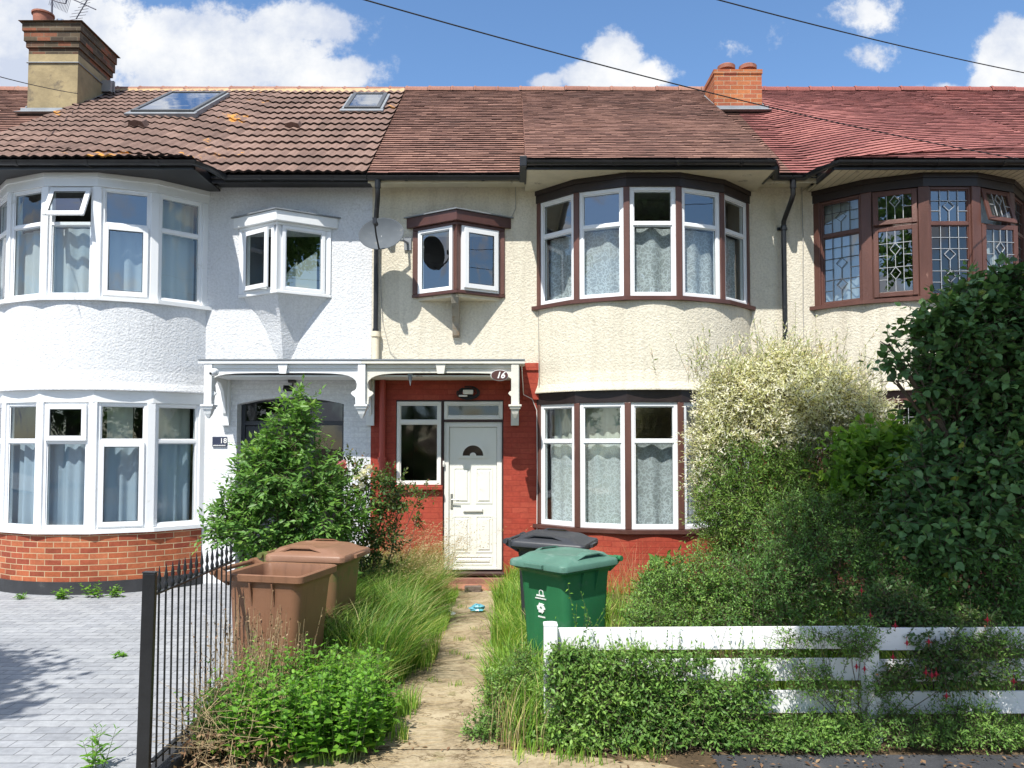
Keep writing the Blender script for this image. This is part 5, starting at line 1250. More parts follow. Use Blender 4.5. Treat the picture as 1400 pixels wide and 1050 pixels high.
# ================================================================ litter
def crumple(name, label, c, r, mat, seed):
    rs = random.Random(seed); m = MB(); c = Vector(c); rings = []
    for i in range(7):
        th = math.pi*max(.03, min(.97, i/6)); rings.append([c+Vector((math.sin(th)*math.cos(2*math.pi*q/10)*1.2, math.sin(th)*math.sin(2*math.pi*q/10), -math.cos(th)*.55))*r*rs.uniform(.6, 1.2) for q in range(10)])
    m.loft(rings); tag(m.build(name, mat, None), label, 'litter')
c = P(652, 828, 9.0); crumple('litter', 'crumpled pale blue wrapper lying on the path near the door', (c.x, 9.0, .05), .075, simple('blue_wrapper', (.12, .42, .55), .3, .3, 9), 3)
c = P(613, 838, 8.7); crumple('litter', 'crumpled white paper at the left edge of the path', (c.x, 8.7, .05), .06, sign_white, 5)
c = P(600, 835, 8.8); crumple('litter', 'small white scrap in the grass left of the crumpled paper', (c.x, 8.8, .06), .04, sign_white, 8)
m = MB(); m.box(-.62, -.40, 10.18, 10.28, .0, .075); tag(m.build('brick', simple('loose_brick', (.16, .12, .10), .9, .3, 9, .5, 40), None, bevel=.006), 'loose dark brick on the path in front of the doorstep', 'brick')
# ================================================================ plants
Yb = 7.9
shrub('elder_shrub', 'tall leafy green shrub rising behind the brown bins in front of the dark door', 'shrub', (-2.15, 7.9, 0),
      [B_(408, 560, Yb, 26, 30), B_(400, 598, Yb, 38, 36), B_(358, 628, Yb, 34, 30), B_(395, 655, Yb, 80, 50), B_(325, 695, Yb, 34, 30), B_(305, 722, Yb, 28, 22), B_(440, 700, Yb, 62, 50), B_(360, 718, Yb, 70, 40), B_(400, 770, Yb, 80, 40)],
      1350, .30, 9, .10, .42, G_elder, bark, r0=.022, flat=1, up=.25, shell=.35)
t = shrub('rose_bush', 'straggly rose bush with pink and white blooms and reddish new leaves', 'rose bush', (-1.55, 8.5, 0),
      [B_(490, 660, 8.4, 34, 30), B_(530, 672, 8.4, 34, 30), B_(500, 715, 8.4, 42, 40), B_(548, 668, 8.5, 16, 10), B_(470, 632, 8.4, 26, 12), B_(515, 745, 8.4, 34, 40)],
      420, .24, 8, .055, .6, G_rose, bark, r0=.012, broad=True, up=.3, shell=.3)
pink = leaf_mat('pink_petal', [(0, (.75, .22, .28)), (1, (.85, .45, .45))]); whitep = leaf_mat('white_petal', [(0, (.78, .72, .62)), (1, (.85, .83, .78))]); redp = leaf_mat('red_petal', [(0, (.45, .02, .05)), (1, (.62, .05, .10))])
def bloom(parent, c, r, mat, n=16, name='bloom'):
    c = np.array(c); u = nrm(RNG.normal(size=(n, 3))+np.array([[0, -.5, .5]])); leaves(name, np.tile(c, (n, 1))+u*r*.15, u, RNG.normal(size=(n, 3)), np.full(n, r), .9, mat, parent, broad=True, fold=.5)
for px, py, mt, r in ((467, 637, pink, .07), (497, 648, whitep, .06), (489, 655, whitep, .05), (505, 641, whitep, .05), (493, 665, whitep, .045), (455, 640, whitep, .03)): bloom(t, P(px, py, 8.15), r, mt)
# arching rose branch with dark leaves in front of the red wall
shrub('rose_bush', 'arching rose branch with dark red leaves against the red wall below the porch window', 'rose bush', (-1.45, 9.4, 0),
      [B_(575, 672, 9.4, 26, 12, .12), B_(572, 700, 9.4, 6, 24, .08), B_(545, 690, 9.4, 14, 18, .1)], 70, .16, 6, .05, .6, G_rose, bark, r0=.008, broad=True)
# nettles and dry stalks by the railing
hp = scatter(420, -2.0, -.82, 4.72, 5.55, lambda x, y: ((x+1.38)/.62)**2+((y-5.1)/.42)**2 < 1)
herb('nettle_patch', 'bright green leafy weeds growing in front of the brown bins', 'weeds', hp, np.where(np.abs(hp[:, 0]+1.35) < .45, .48, .32), .082, .64, G_mint, green_stem, pairs=8, kind='stuff')
hp = scatter(40, -1.75, -1.1, 5.3, 5.6); herb('nettle_patch', 'taller weed stems reaching up the front of the open brown bin', 'weeds', hp, .55, .05, .6, G_mint, green_stem, pairs=9, kind='stuff')
n = 900; A = np.column_stack([RNG.uniform(-2.0, -1.45, n), RNG.uniform(4.66, 5.6, n), RNG.uniform(0, .35, n)]); D = nrm(RNG.normal(size=(n, 3))*np.array([1, 1, .7])+np.array([[0, 0, .35]])); B2 = A+D*RNG.uniform(.12, .34, (n, 1)); B2[:, 2] = np.maximum(B2[:, 2], .01)
t = thing('dead_plant', (-1.8, 5.0, 0), 'tangle of dry brown stalks at the foot of the iron railing', 'dead plant')
thin_tubes('stalk', A, B2, .0022, .0012, straw, t)
n = 150; A = np.column_stack([RNG.uniform(-2.0, -1.5, n), RNG.uniform(4.9, 5.7, n), RNG.uniform(0, .2, n)]); B2 = A+np.column_stack([RNG.normal(size=n)*.08, RNG.normal(size=n)*.08, RNG.uniform(.35, .72, n)]); thin_tubes('stalk', A, B2, .002, .001, straw, t)
q = np.concatenate([A+(B2-A)*f for f in (.55, .68, .8, .9, 1.0)]); leaves('seed', q, RNG.normal(size=q.shape)+np.array([[0, 0, .6]]), RNG.normal(size=q.shape), np.full(len(q), .022), .5, G_dry, t)['kind'] = 'stuff'
q = np.column_stack([RNG.uniform(-2.0, -1.3, 1500), RNG.uniform(4.6, 5.5, 1500), RNG.uniform(0, .22, 1500)**1.0]); leaves('dead_leaves', q, RNG.normal(size=q.shape), RNG.normal(size=q.shape)+np.array([[0, 0, 1]]), RNG.uniform(.015, .045, 1500), .5, G_dry, t)
# small weeds
def weed(px, py, h, n, ll, label, wr=.45, group='small weeds along the paving'):
    Y = 1.95*F0/(py-605); p = P(px, py, Y); q = np.column_stack([RNG.normal(size=n)*.03+p.x, RNG.normal(size=n)*.02+p.y]); herb('weed', label, 'weed', q, h, ll, wr, G_mint, green_stem, pairs=5, group=group, lean=.35)
weed(132, 1046, .22, 7, .11, 'narrow leaved weed at the bottom left edge of the driveway', .2)
weed(27, 817, .07, 6, .06, 'tiny weed at the foot of the black plinth, farthest left')
weed(84, 816, .13, 9, .08, 'low weed against the black plinth under the left bay')
weed(130, 814, .16, 8, .08, 'weed with dark stems against the black plinth')
weed(156, 814, .14, 9, .07, 'feathery weed against the black plinth, nearest the railing')
weed(165, 893, .03, 4, .06, 'flat green weed in the joints of the grey paving')
# long grass left of the path
ag = lambda x, y: x < -.93+.10*np.sin(y*3)-(y > 9.6)*.1
gp = scatter(15000, -1.98, -.80, 5.5, 10.5, ag, clump=.09, cn=150)
go, tips = grass('long_grass', gp, np.where(gp[:, 1] > 6.2, .68, .42), G_long, 'long arching grass between the bins and the path', lean=(.30, -.10), bend=.55, w=.0085, wind=.5)
gp = scatter(4500, -1.15, -.68, 5.1, 10.3, None, clump=.05, cn=50); grass('long_grass', gp, .20, G_grass, 'short tufts of grass spilling over the left edge of the path', lean=(.2, 0), w=.006)
gp = scatter(800, -1.9, -.75, 8.2, 10.3, None, clump=.12, cn=40); go, tips = grass('long_grass', gp, .98, G_seed, 'tall straw coloured seeding grass in front of the red wall', lean=(.28, -.05), bend=.5, w=.0028)
q = np.concatenate([tips+RNG.normal(size=tips.shape)*.012+np.array([[.0, 0, -.022*i]]) for i in range(6)]); o = leaves('seed_heads', q, np.tile([.5, 0, .3], (len(q), 1))+RNG.normal(size=q.shape)*.4, RNG.normal(size=q.shape), np.full(len(q), .030), .26, G_seed, None) if False else None
tt = thing('long_grass', (-1.3, 9.2, 0), 'nodding straw coloured seed heads above the long grass by the door', 'grass'); tt['kind'] = 'stuff'
q = np.concatenate([tips+RNG.normal(size=tips.shape)*.010-np.array([[.018*i, 0, .020*i-.012*i*i*.2]]) for i in range(6)]); leaves('seed_heads', q, np.tile([.6, 0, .1], (len(q), 1))+RNG.normal(size=q.shape)*.35, RNG.normal(size=q.shape), np.full(len(q), .026), .26, G_seed, tt)
# lawn right of the path
def lawn(x, y): return (x > -.13+.07*np.sin(y*4)) & ((x-.44)**2+(y-6.5)**2 > .05)
gp = scatter(17000, -.22, 1.0, 5.05, 10.2, lawn, clump=.12, cn=170); grass('grass', gp, np.where(gp[:, 0] < .25, .42, .32), G_grass, 'bright green unmown grass right of the path around the wheeled bins', lean=(-.04, -.05), bend=.5, w=.0095, wind=.45)
gp = scatter(9000, .9, 3.7, 5.4, 10.0, None, clump=.16, cn=120); grass('grass', gp, .38, G_grass, 'unmown grass behind the white fence in front of the bay', bend=.5, w=.007)
gp = scatter(300, .2, 1.6, 8.6, 10.0, None, clump=.1, cn=20); go, tips = grass('grass', gp, .8, G_seed, 'thin seeding grass stalks below the bay window', lean=(.1, -.05), bend=.4, w=.003)
gp = scatter(70, -.15, .2, 4.95, 5.2, None, clump=.05, cn=6); grass('grass', gp, .42, G_seed, 'pale grass stalks at the foot of the first fence post', bend=.4, w=.004)
# hedge climbing through the fence
Yh = 5.1
shrub('honeysuckle_hedge', 'small leaved green hedge growing through the left part of the white fence', 'hedge', (.95, 5.1, 0),
      [B_(785, 905, Yh, 34, 24, .1), B_(850, 905, Yh, 50, 20, .1), B_(775, 930, Yh, 34, 44, .14), B_(820, 950, Yh, 50, 50, .16), B_(790, 1000, Yh, 50, 40, .2), B_(880, 960, Yh, 55, 36, .14), B_(880, 1005, Yh, 70, 36, .2), B_(950, 985, Yh, 70, 30, .16), B_(1000, 1010, Yh, 70, 26, .18), B_(1035, 935, Yh, 22, 44, .08), B_(1090, 1010, Yh, 60, 24, .2), B_(930, 905, Yh, 55, 12, .07), B_(900, 935, Yh, 60, 20, .08), B_(980, 950, Yh, 50, 26, .1), B_(1140, 1005, Yh, 40, 26, .15), B_(1000, 960, Yh, 45, 22, .07)],
      3100, .20, 9, .046, .46, G_hedge, bark, r0=.008, twr=.0014, shell=.3, up=.45, outl=.3)
shrub('honeysuckle_hedge', 'dark small leaved bush at the path edge left of the first fence post', 'hedge', (-.05, 5.4, 0),
      [B_(690, 960, 5.35, 38, 50, .2), B_(665, 1000, 5.2, 34, 26, .15), B_(712, 1000, 5.2, 30, 34, .15), B_(715, 925, 5.5, 22, 40, .15)], 650, .18, 9, .034, .44, G_hedge, bark, r0=.007, twr=.0014, shell=.3)
# loose sprigs standing in front of the top rail
n = 46; x = RNG.uniform(.30, 2.3, n); A = np.column_stack([x, np.full(n, 5.16)+RNG.uniform(-.04, .04, n), RNG.uniform(.38, .55, n)]); B2 = A+np.column_stack([RNG.normal(size=n)*.07, RNG.normal(size=n)*.03-.01, RNG.uniform(.12, .34, n)])
t = thing('hedge_sprig', (1.3, 5.15, .4), 'thin leafy sprigs standing up in front of the top rail of the white fence', 'hedge'); thin_tubes('stem', A, B2, .0016, .0008, bark, t)
f = np.linspace(.05, 1, 13); q = (A[:, None]+(B2-A)[:, None]*f[None, :, None]).reshape(-1, 3); leaves('foliage', q, RNG.normal(size=q.shape)+np.array([[0, 0, .4]]), RNG.normal(size=q.shape)+np.array([[0, -.6, .6]]), RNG.uniform(.014, .028, len(q)), .45, G_hedge, t)
n = 12; A = np.column_stack([RNG.uniform(.35, .85, n), RNG.uniform(5.5, 6.0, n), np.full(n, .3)]); B2 = A+np.column_stack([RNG.normal(size=n)*.1, RNG.normal(size=n)*.05, RNG.uniform(.3, .62, n)])
t = thing('hedge_sprig', (.6, 5.7, .3), 'tall thin leafy sprigs in front of the green bin', 'hedge'); thin_tubes('stem', A, B2, .002, .001, green_stem, t)
f = np.linspace(.05, 1, 16); q = (A[:, None]+(B2-A)[:, None]*f[None, :, None]).reshape(-1, 3); leaves('foliage', q, RNG.normal(size=q.shape)+np.array([[0, 0, .4]]), RNG.normal(size=q.shape)+np.array([[0, -.6, .6]]), RNG.uniform(.02, .036, len(q)), .4, G_mint, t)
# bushes behind the fence
shrub('green_bush', 'sunlit light green bush behind the fence right of the green bin', 'bush', (1.35, 6.6, 0),
      [B_(905, 815, 6.5, 40, 44), B_(950, 800, 6.5, 42, 50), B_(880, 850, 6.2, 30, 30), B_(990, 830, 6.4, 45, 50), B_(930, 860, 6.2, 60, 30)], 1500, .2, 9, .038, .45, G_hedge, bark, r0=.01, twr=.0016, shell=.3)
shrub('leafy_sapling', 'dark upright sapling with large leaves in front of the red bay wall', 'sapling', (1.75, 8.6, 0), [B_(912, 780, 8.5, 22, 20, .15), B_(900, 800, 8.5, 26, 14, .15)], 70, .22, 6, .11, .5, G_mid, bark, r0=.01, broad=True)
Yv = 8.3
wb = (2.95, 8.5, 0)
t = shrub('variegated_willow', 'large willow bush with cream and pink variegated leaves covering the right of the lower bay', 'bush', wb,
      [B_(1075, 545, Yv, 92, 62), B_(1000, 545, Yv, 48, 44), B_(1150, 568, Yv, 68, 46), B_(1075, 500, Yv, 40, 28), B_(1020, 508, Yv, 30, 20), B_(1120, 520, Yv, 44, 28), B_(985, 595, Yv, 40, 44), B_(1060, 592, Yv, 90, 36), B_(1180, 600, Yv, 50, 24), B_(968, 640, Yv, 20, 70, .3)],
      5200, .34, 13, .066, .33, G_pale, bark, r0=.02, shell=.35, up=.45, outl=.45, spread=.6, foliage='pale_foliage', jit=.65)
q, ld, nn, L, s, e, r_, p = twig_leaves([B_(1030, 650, Yv-.2, 75, 55), B_(1110, 660, Yv-.3, 90, 60), B_(985, 700, Yv-.2, 38, 66), B_(1080, 730, Yv-.5, 110, 70), B_(1190, 650, Yv-.4, 60, 55), B_(1010, 780, Yv-.6, 60, 50), B_(1060, 690, Yv-.4, 110, 60), B_(1210, 640, Yv-.5, 60, 50), B_(1200, 700, Yv-.6, 80, 60), B_(1260, 620, Yv-.7, 50, 40)], 4300, .34, 13, .062, .45, spread=.6)
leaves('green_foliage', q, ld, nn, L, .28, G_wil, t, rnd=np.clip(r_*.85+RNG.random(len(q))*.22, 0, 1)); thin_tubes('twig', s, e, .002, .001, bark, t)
shrub('broadleaf_climber', 'broad leaved yellow green climber between the pale willow and the dark tree', 'climber', (3.5, 7.3, 0),
      [B_(1185, 615, 7.3, 44, 32), B_(1165, 665, 7.2, 36, 44), B_(1225, 650, 7.2, 40, 44), B_(1200, 710, 7.1, 44, 36), B_(1240, 600, 7.3, 30, 24)], 330, .3, 7, .115, .7, leaf_mat('climber_leaf', [(0, (.09, .20, .03)), (.6, (.18, .34, .05)), (1, (.34, .46, .09))], trans=.45), bark, r0=.014, broad=True, shell=.25)
q = np.concatenate([np.column_stack([RNG.normal(size=60)*a_+P(x_, y_, 8.2).x, RNG.normal(size=60)*.15+8.2, RNG.normal(size=60)*.05+P(x_, y_, 8.2).z]) for x_, y_, a_ in ((1075, 490, .35), (1150, 530, .25), (995, 515, .25))])
t = bpy.data.objects['variegated_willow']; e_ = q+np.column_stack([RNG.normal(size=len(q))*.14+(q[:, 0]-2.95)*.1, RNG.normal(size=len(q))*.08-.03, RNG.uniform(.15, .42, len(q))]); thin_tubes('twig', q, e_, .002, .001, bark, t)
f = np.linspace(.1, 1, 15); lq = (q[:, None]+(e_-q)[:, None]*f[None, :, None]).reshape(-1, 3); ld_ = np.repeat(nrm(e_-q), 15, 0)+RNG.normal(size=lq.shape)*.55; leaves('shoot_leaves', lq, ld_, RNG.normal(size=lq.shape)+np.array([[0, -.5, .8]]), RNG.uniform(.035, .065, len(lq)), .28, G_pale, t)
shrub('dark_shrub', 'dense dark green shrub in shade behind the middle of the white fence', 'shrub', (2.9, 6.6, 0),
      [B_(1050, 800, 6.4, 80, 60), B_(1140, 780, 6.5, 90, 60), B_(1110, 720, 6.9, 80, 50), B_(1200, 730, 6.8, 60, 50), B_(1060, 845, 6.1, 90, 24)], 2300, .22, 9, .042, .42, G_mid, bark, r0=.014, twr=.0018, shell=.4)
shrub('dark_shrub', 'low dark shrub in shade behind the right end of the white fence', 'shrub', (4.2, 6.3, 0),
      [B_(1230, 800, 6.2, 70, 56), B_(1320, 790, 6.2, 80, 60), B_(1400, 800, 6.2, 60, 66), B_(1290, 845, 6.0, 120, 28)], 1700, .22, 9, .050, .45, G_mid, bark, r0=.014, twr=.0018, shell=.4)
# dark heart-leaved tree at the right
t = shrub('lilac_tree', 'dark heart leaved tree at the right edge hiding the lower leaded bay', 'tree', (4.9, 6.7, 0),
      [B_(1385, 376, 6.5, 26, 30), B_(1215, 470, 6.5, 12, 8, .1), B_(1225, 520, 6.5, 14, 8, .1), B_(1270, 442, 6.5, 26, 20), B_(1345, 405, 6.5, 44, 30), B_(1310, 450, 6.5, 60, 44), B_(1375, 450, 6.5, 55, 62), B_(1284, 484, 6.5, 34, 26), B_(1345, 520, 6.5, 78, 50), B_(1285, 535, 6.5, 36, 30), B_(1340, 585, 6.6, 72, 42), B_(1400, 600, 6.6, 70, 90), B_(1290, 640, 6.4, 60, 46), B_(1350, 680, 6.3, 80, 60), B_(1255, 690, 6.3, 38, 40), B_(1235, 500, 6.4, 20, 12, .12), B_(1450, 480, 6.5, 60, 90), B_(1300, 740, 6.2, 80, 40)],
      1750, .42, 8, .098, .80, G_dark, bark, r0=.045, broad=True, twr=.0035, shell=.2, up=.15, outl=.75, jit=.6)
# fuchsia over the fence
t = shrub('fuchsia', 'fuchsia bush with hanging red flowers leaning over the white fence', 'bush', (3.0, 5.6, 0),
      [B_(1225, 830, 5.5, 50, 34, .2), B_(1260, 870, 5.35, 44, 28, .16), B_(1195, 850, 5.4, 22, 28, .12), B_(1290, 910, 5.15, 34, 34, .1), B_(1235, 920, 5.12, 26, 20, .08), B_(1330, 870, 5.3, 40, 34, .14), B_(1340, 925, 5.12, 22, 22, .08)], 820, .18, 8, .042, .5, G_fuch, bark, r0=.008, broad=True, shell=.2)
for px, py, Y in ((1171, 912, 5.08), (1182, 915, 5.08), (1221, 899, 5.06), (1266, 920, 5.02), (1274, 924, 5.02), (1280, 922, 5.03), (1190, 842, 5.2), (1224, 856, 5.2), (1270, 878, 5.1), (1294, 952, 5.0), (1386, 932, 5.0), (1178, 808, 5.3), (1350, 848, 5.1), (1240, 880, 5.1)):
    c = P(px, py, Y); m = MB(); m.tube([c+Vector((0, 0, .045)), c+Vector((0, 0, .02))], .0012, 4)
    m.tube([c+Vector((0, 0, .02)), c+Vector((0, 0, .012)), c, c-Vector((0, 0, .012))], [.003, .006, .007, .004], 7)
    for k in range(4):
        a = k*1.57+.4; d = Vector((math.cos(a), math.sin(a), .15)); s_ = Vector((-d.y, d.x, 0))*.006
        m.quad(c, c+d*.014+s_, c+d*.030-Vector((0, 0, .004)), c+d*.014-s_)
    m.tube([c-Vector((0, 0, .01)), c-Vector((.002, 0, .032))], .0012, 4); m.build('flower', redp, t)
# trailing stems over the right rails and ground cover beneath
shrub('trailing_hedge', 'sparse trailing stems hanging over the shaded rails of the white fence', 'hedge', (2.3, 5.15, 0),
      [B_(1075, 875, 5.12, 20, 14, .05), B_(1110, 930, 5.12, 34, 26, .05), B_(1160, 880, 5.12, 16, 16, .04), B_(1060, 900, 5.12, 30, 6, .05), B_(1150, 950, 5.12, 34, 20, .05), B_(1205, 935, 5.1, 26, 18, .05), B_(1215, 975, 5.1, 50, 14, .05), B_(1310, 970, 5.1, 60, 16, .06), B_(1385, 900, 5.15, 30, 40, .06), B_(1350, 880, 5.15, 50, 20, .06), B_(1180, 870, 5.1, 24, 30, .05), B_(1120, 870, 5.12, 40, 10, .05)], 800, .18, 8, .032, .42, G_hedge, bark, r0=.004, twr=.0014, shell=.1)
shrub('ground_cover', 'low dark weeds in the shade under the right part of the white fence', 'weeds', (3.1, 5.05, 0),
      [B_(1080, 1010, 5.05, 50, 22, .18), B_(1230, 1000, 5.05, 80, 20, .16), B_(1330, 1000, 5.05, 80, 22, .16), B_(1400, 1005, 5.05, 60, 20, .16), B_(1150, 1020, 5.0, 60, 14, .14)], 1000, .13, 8, .034, .4, G_hedge, bark, r0=.004, twr=.0012, shell=.1)
q = np.column_stack([RNG.uniform(-1.2, 4.2, 500), RNG.uniform(4.62, 5.1, 500), np.full(500, .012)]); q = q[(q[:, 0] > .6) | (q[:, 1] > 4.9)]
t = thing('leaf_litter', (1.5, 4.9, 0), 'dead leaves and bits scattered along the edge of the garden', 'leaf litter'); t['kind'] = 'stuff'
leaves('dead_leaves', q, RNG.normal(size=q.shape)*np.array([1, 1, .15]), np.tile([0, 0, 1.], (len(q), 1))+RNG.normal(size=q.shape)*.2, RNG.uniform(.02, .05, len(q)), .5, G_dry, t)
# ================================================================ street trees behind the camera: the near ones cast the shade seen in the garden
def street_tree(label, base, blobs, n, ll, H):
    t = thing('street_tree', base, label, 'tree', None)
    m = MB(); b = Vector(base); m.tube([b-Vector((0, 0, .2)), b+Vector((0, 0, .3)), b+Vector((.05, 0, H*.45)), b+Vector((0, .05, H*.8))], [.26, .2, .16, .09], 12); m.build('trunk', bark, t, smooth=True)
    limbs('branch', b+Vector((0, 0, H*.42)), blobs, .06, bark, t, 4)
    q, ld, nn, L, s, e, r_, p = twig_leaves(blobs, n, .7, 9, ll, shell=.1, zmin=1); leaves('crown', q, ld, nn, L, .75, G_mid, t, broad=True)
def tb(c, r, n, seed):
    rs = random.Random(seed); out = []
    for _ in range(n):
        u = Vector((rs.gauss(0, 1), rs.gauss(0, 1), rs.gauss(0, 1))).normalized()*rs.uniform(.2, .8); out.append((c[0]+u.x*r[0], c[1]+u.y*r[1], c[2]+u.z*r[2], r[0]*.36, r[1]*.36, r[2]*.3))
    return out
street_tree('large street tree beside the pavement to the right of the viewpoint', (4.4, .4, -.1), tb((3.9, 1.9, 8.8), (3.4, 1.7, 3.6), 24, 4)+[(1.3, 2.2, 6.2, .8, .7, .6), (1.6, 2.2, 8.6, 1.1, .8, 1.1), (1.5, 2.0, 11.0, .9, .8, .9), (3.2, 2.2, 6.0, 1.3, .8, .7)], 3700, .17, 9)
street_tree('street tree at the kerb to the left of the viewpoint', (-8.2, .6, -.1), tb((-7.6, 1.9, 6.5), (2.2, 1.6, 2.0), 9, 6)+[(-5.5, 3.4, 5.0, .55, .5, .3), (-6.3, 3.9, 5.1, .7, .5, .35), (-5.2, 2.8, 4.9, .5, .35, .25), (-6.2, 3.0, 5.0, .9, .6, .4)], 1700, .15, 6)
for i, (x, y, h) in enumerate(((-13, -15, 7.5), (-5.5, -17, 6.2), (2.5, -16, 7.0), (10.5, -15, 8.0), (18, -17, 7), (-20, -17, 8))):  # unseen trees added to darken the lower window reflections
    street_tree(['unseen broad tree far left across the street', 'unseen lower tree left of centre across the street', 'unseen round tree at the centre across the street', 'unseen taller tree right of centre across the street', 'unseen tree far right across the street', 'unseen tall tree at the far left end across the street'][i], (x, y, -.1), tb((x, y, h*.62), (3.6, 2.5, h*.42), 10, 20+i), 700, .22, h*.6)

# dry grass stems and bits lying on the path
n = 900; A = np.column_stack([RNG.uniform(-1.0, -.1, n), RNG.uniform(4.7, 10.3, n), np.full(n, .010)+RNG.random(n)*.012]); w_ = RNG.random(n) < .75; A[w_, 0] = np.where(RNG.random(w_.sum()) < .65, -.98+np.abs(RNG.normal(size=w_.sum()))*.16, -.12-np.abs(RNG.normal(size=w_.sum()))*.08)
a = RNG.normal(size=n)*.5; B2 = A+np.column_stack([np.cos(a), np.sin(a), RNG.random(n)*.05])*RNG.uniform(.05, .26, (n, 1))
t = thing('grass_clippings', (-.5, 7, 0), 'dry grass stems lying across the concrete path', 'dry grass'); t['kind'] = 'stuff'; thin_tubes('dry_stems', A, B2, .002, .001, straw, t)
gp = scatter(500, -1.3, 1.0, 4.75, 5.15, lambda x, y: (x < -.9) | (x > 0), clump=.05, cn=26); grass('grass', gp, .10, G_grass, 'small grass tufts growing at the edge of the concrete crossover', w=.006)
gp = scatter(500, -.95, -.15, 5.0, 9.5, None, clump=.035, cn=16); grass('grass', gp, .06, G_grass, 'tiny grass tufts in cracks of the path', w=.005)
# ---------------------------------------------------------------- sun, sky and clouds
SUNV = Vector((-.40, -1.0, 1.70)).normalized()       # towards the sun
el = math.asin(SUNV.z)
sun_d = bpy.data.lights.new('sun', 'SUN'); sun_d.energy = 5.0; sun_d.angle = R(.53); sun_d.color = (1.0, .955, .88)
sun = bpy.data.objects.new('sun', sun_d); COL.objects.link(sun); sun.rotation_euler = SUNV.to_track_quat('Z', 'Y').to_euler()
w = bpy.data.worlds.new('World'); scene.world = w; w.cycles.sampling_method = 'MANUAL'; w.cycles.sample_map_resolution = 512; w.use_nodes = True
t = w.node_tree; t.nodes.clear(); N, L = t.nodes, t.links
sky = N.new('ShaderNodeTexSky'); sky.sky_type = 'NISHITA'; sky.sun_disc = False; sky.sun_elevation = el
sky.sun_rotation = math.atan2(SUNV.x, SUNV.y); sky.altitude = 50; sky.air_density = 1.0; sky.dust_density = .6; sky.ozone_density = 2.5
hs = N.new('ShaderNodeHueSaturation'); hs.inputs['Saturation'].default_value = 1.12; L.new(sky.outputs[0], hs.inputs['Color'])
bg = N.new('ShaderNodeBackground'); L.new(hs.outputs[0], bg.inputs[0]); inp(bg, 'Strength', .15)
tc = N.new('ShaderNodeTexCoord'); sx = N.new('ShaderNodeSeparateXYZ'); L.new(tc.outputs['Generated'], sx.inputs[0])
def mth(op, a, b=None, c=None, clamp=False):
    n = N.new('ShaderNodeMath'); n.operation = op; n.use_clamp = clamp
    for i, v in enumerate((a, b, c)):
        if v is None: continue
        if hasattr(v, 'is_output'): L.new(v, n.inputs[i])
        else: n.inputs[i].default_value = v
    return n.outputs[0]
ay_ = mth('MAXIMUM', mth('ABSOLUTE', sx.outputs[1]), .12)
U = mth('DIVIDE', sx.outputs[0], ay_); V = mth('DIVIDE', sx.outputs[2], ay_)
cv = N.new('ShaderNodeCombineXYZ'); L.new(U, cv.inputs[0]); L.new(V, cv.inputs[1]); L.new(mth('SIGN', sx.outputs[1]), cv.inputs[2])
def uv_of(px, py):
    p = P(px, py, 1); return p.x, p.z-EYE
dens = None
#          px,  py,  rx,  ry, weight
blobs = [(80, 40, 200, 120, 1.0), (240, 85, 150, 110, 1.15), (370, 75, 120, 62, 1.0), (440, 104, 100, 36, 1.1), (415, 32, 110, 40, 1.05), (-40, 90, 220, 160, 1.1),
         (833, 108, 85, 34, 1.35), (838, 78, 46, 44, 1.3), (860, 105, 50, 20, 1.1), (748, 114, 32, 20, 1.15), (1400, 80, 75, 75, 1.3), (1360, 112, 45, 30, 1.0), (1180, 20, 85, 40, .66), (1195, 75, 70, 26, .60), (985, 62, 45, 22, .40), (1060, 30, 70, 40, .35), (1290, 118, 60, 10, .5)]
for px, py, rx, ry, wt in blobs:
    u, v = uv_of(px, py); a, b = rx/F0, ry/F0
    du = mth('MULTIPLY', mth('SUBTRACT', U, u), 1/a); dv = mth('MULTIPLY', mth('SUBTRACT', V, v), 1/b)
    d2 = mth('ADD', mth('MULTIPLY', du, du), mth('MULTIPLY', dv, dv))
    e = mth('MULTIPLY', mth('EXPONENT', mth('MULTIPLY', d2, -1.0)), wt)
    dens = e if dens is None else mth('MAXIMUM', dens, e)
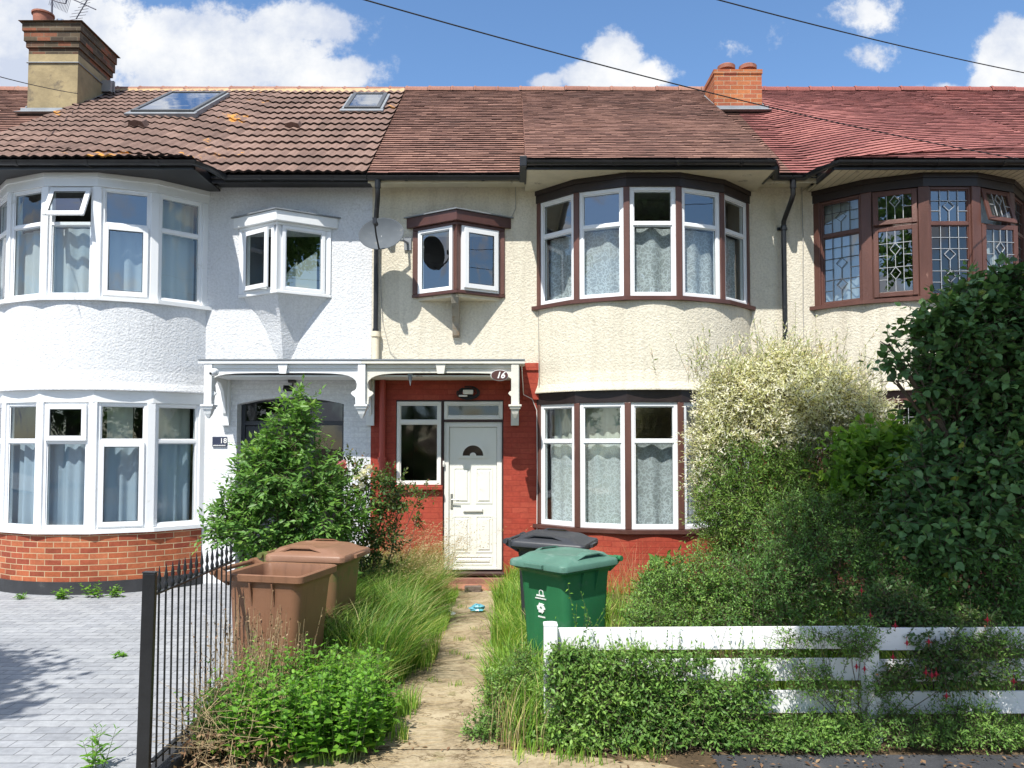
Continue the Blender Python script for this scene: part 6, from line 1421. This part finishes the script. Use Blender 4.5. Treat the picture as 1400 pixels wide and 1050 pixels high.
nz = noise(N, L, cv.outputs[0], 9.0, 10, .66); nz2 = noise(N, L, cv.outputs[0], 2.2, 4, .5)
# scattered clouds elsewhere (overhead and behind, seen in the window glass)
far = mth('MULTIPLY', mth('GREATER_THAN', V, .62), .55); beh = mth('MULTIPLY', mth('LESS_THAN', sx.outputs[1], 0), .42)
dens2 = mth('ADD', mth('MAXIMUM', far, beh), mth('MULTIPLY', mth('SUBTRACT', nz2.outputs[0], .5), 1.3))
dens2 = mth('MULTIPLY', dens2, mth('MAXIMUM', mth('GREATER_THAN', V, .62), mth('LESS_THAN', sx.outputs[1], 0)))
front = mth('MULTIPLY', dens, mth('GREATER_THAN', sx.outputs[1], 0))
dn = mth('ADD', mth('MAXIMUM', front, dens2), mth('MULTIPLY', mth('SUBTRACT', nz.outputs[0], .5), 2.1))
ms = N.new('ShaderNodeMapRange'); ms.interpolation_type = 'SMOOTHSTEP'; L.new(dn, ms.inputs[0]); inp(ms, 1, .40); inp(ms, 2, .74)
nz3 = noise(N, L, cv.outputs[0], 7, 9, .62)
cr_ = ramp(N, L, mth('ADD', nz3.outputs[0], mth('MULTIPLY', dn, -.12)), [(.22, (1.08, 1.08, 1.08)), (.34, (.92, .95, 1.0)), (.50, (.66, .73, .88))])
bc = N.new('ShaderNodeBackground'); L.new(cr_.outputs[0], bc.inputs[0]); inp(bc, 'Strength', .70)
mx = N.new('ShaderNodeMixShader'); L.new(ms.outputs[0], mx.inputs[0]); L.new(bg.outputs[0], mx.inputs[1]); L.new(bc.outputs[0], mx.inputs[2])
wo = N.new('ShaderNodeOutputWorld'); L.new(mx.outputs[0], wo.inputs[0])
# ---------------------------------------------------------------- render settings
scene.render.engine = 'CYCLES'
scene.view_settings.view_transform = 'Standard'; scene.view_settings.look = 'None'; scene.view_settings.gamma = 1; scene.view_settings.exposure = 0.48
scene.cycles.max_bounces = 8; scene.cycles.transparent_max_bounces = 16; scene.cycles.diffuse_bounces = 3; scene.cycles.glossy_bounces = 3
scene.cycles.caustics_reflective = False; scene.cycles.caustics_refractive = False
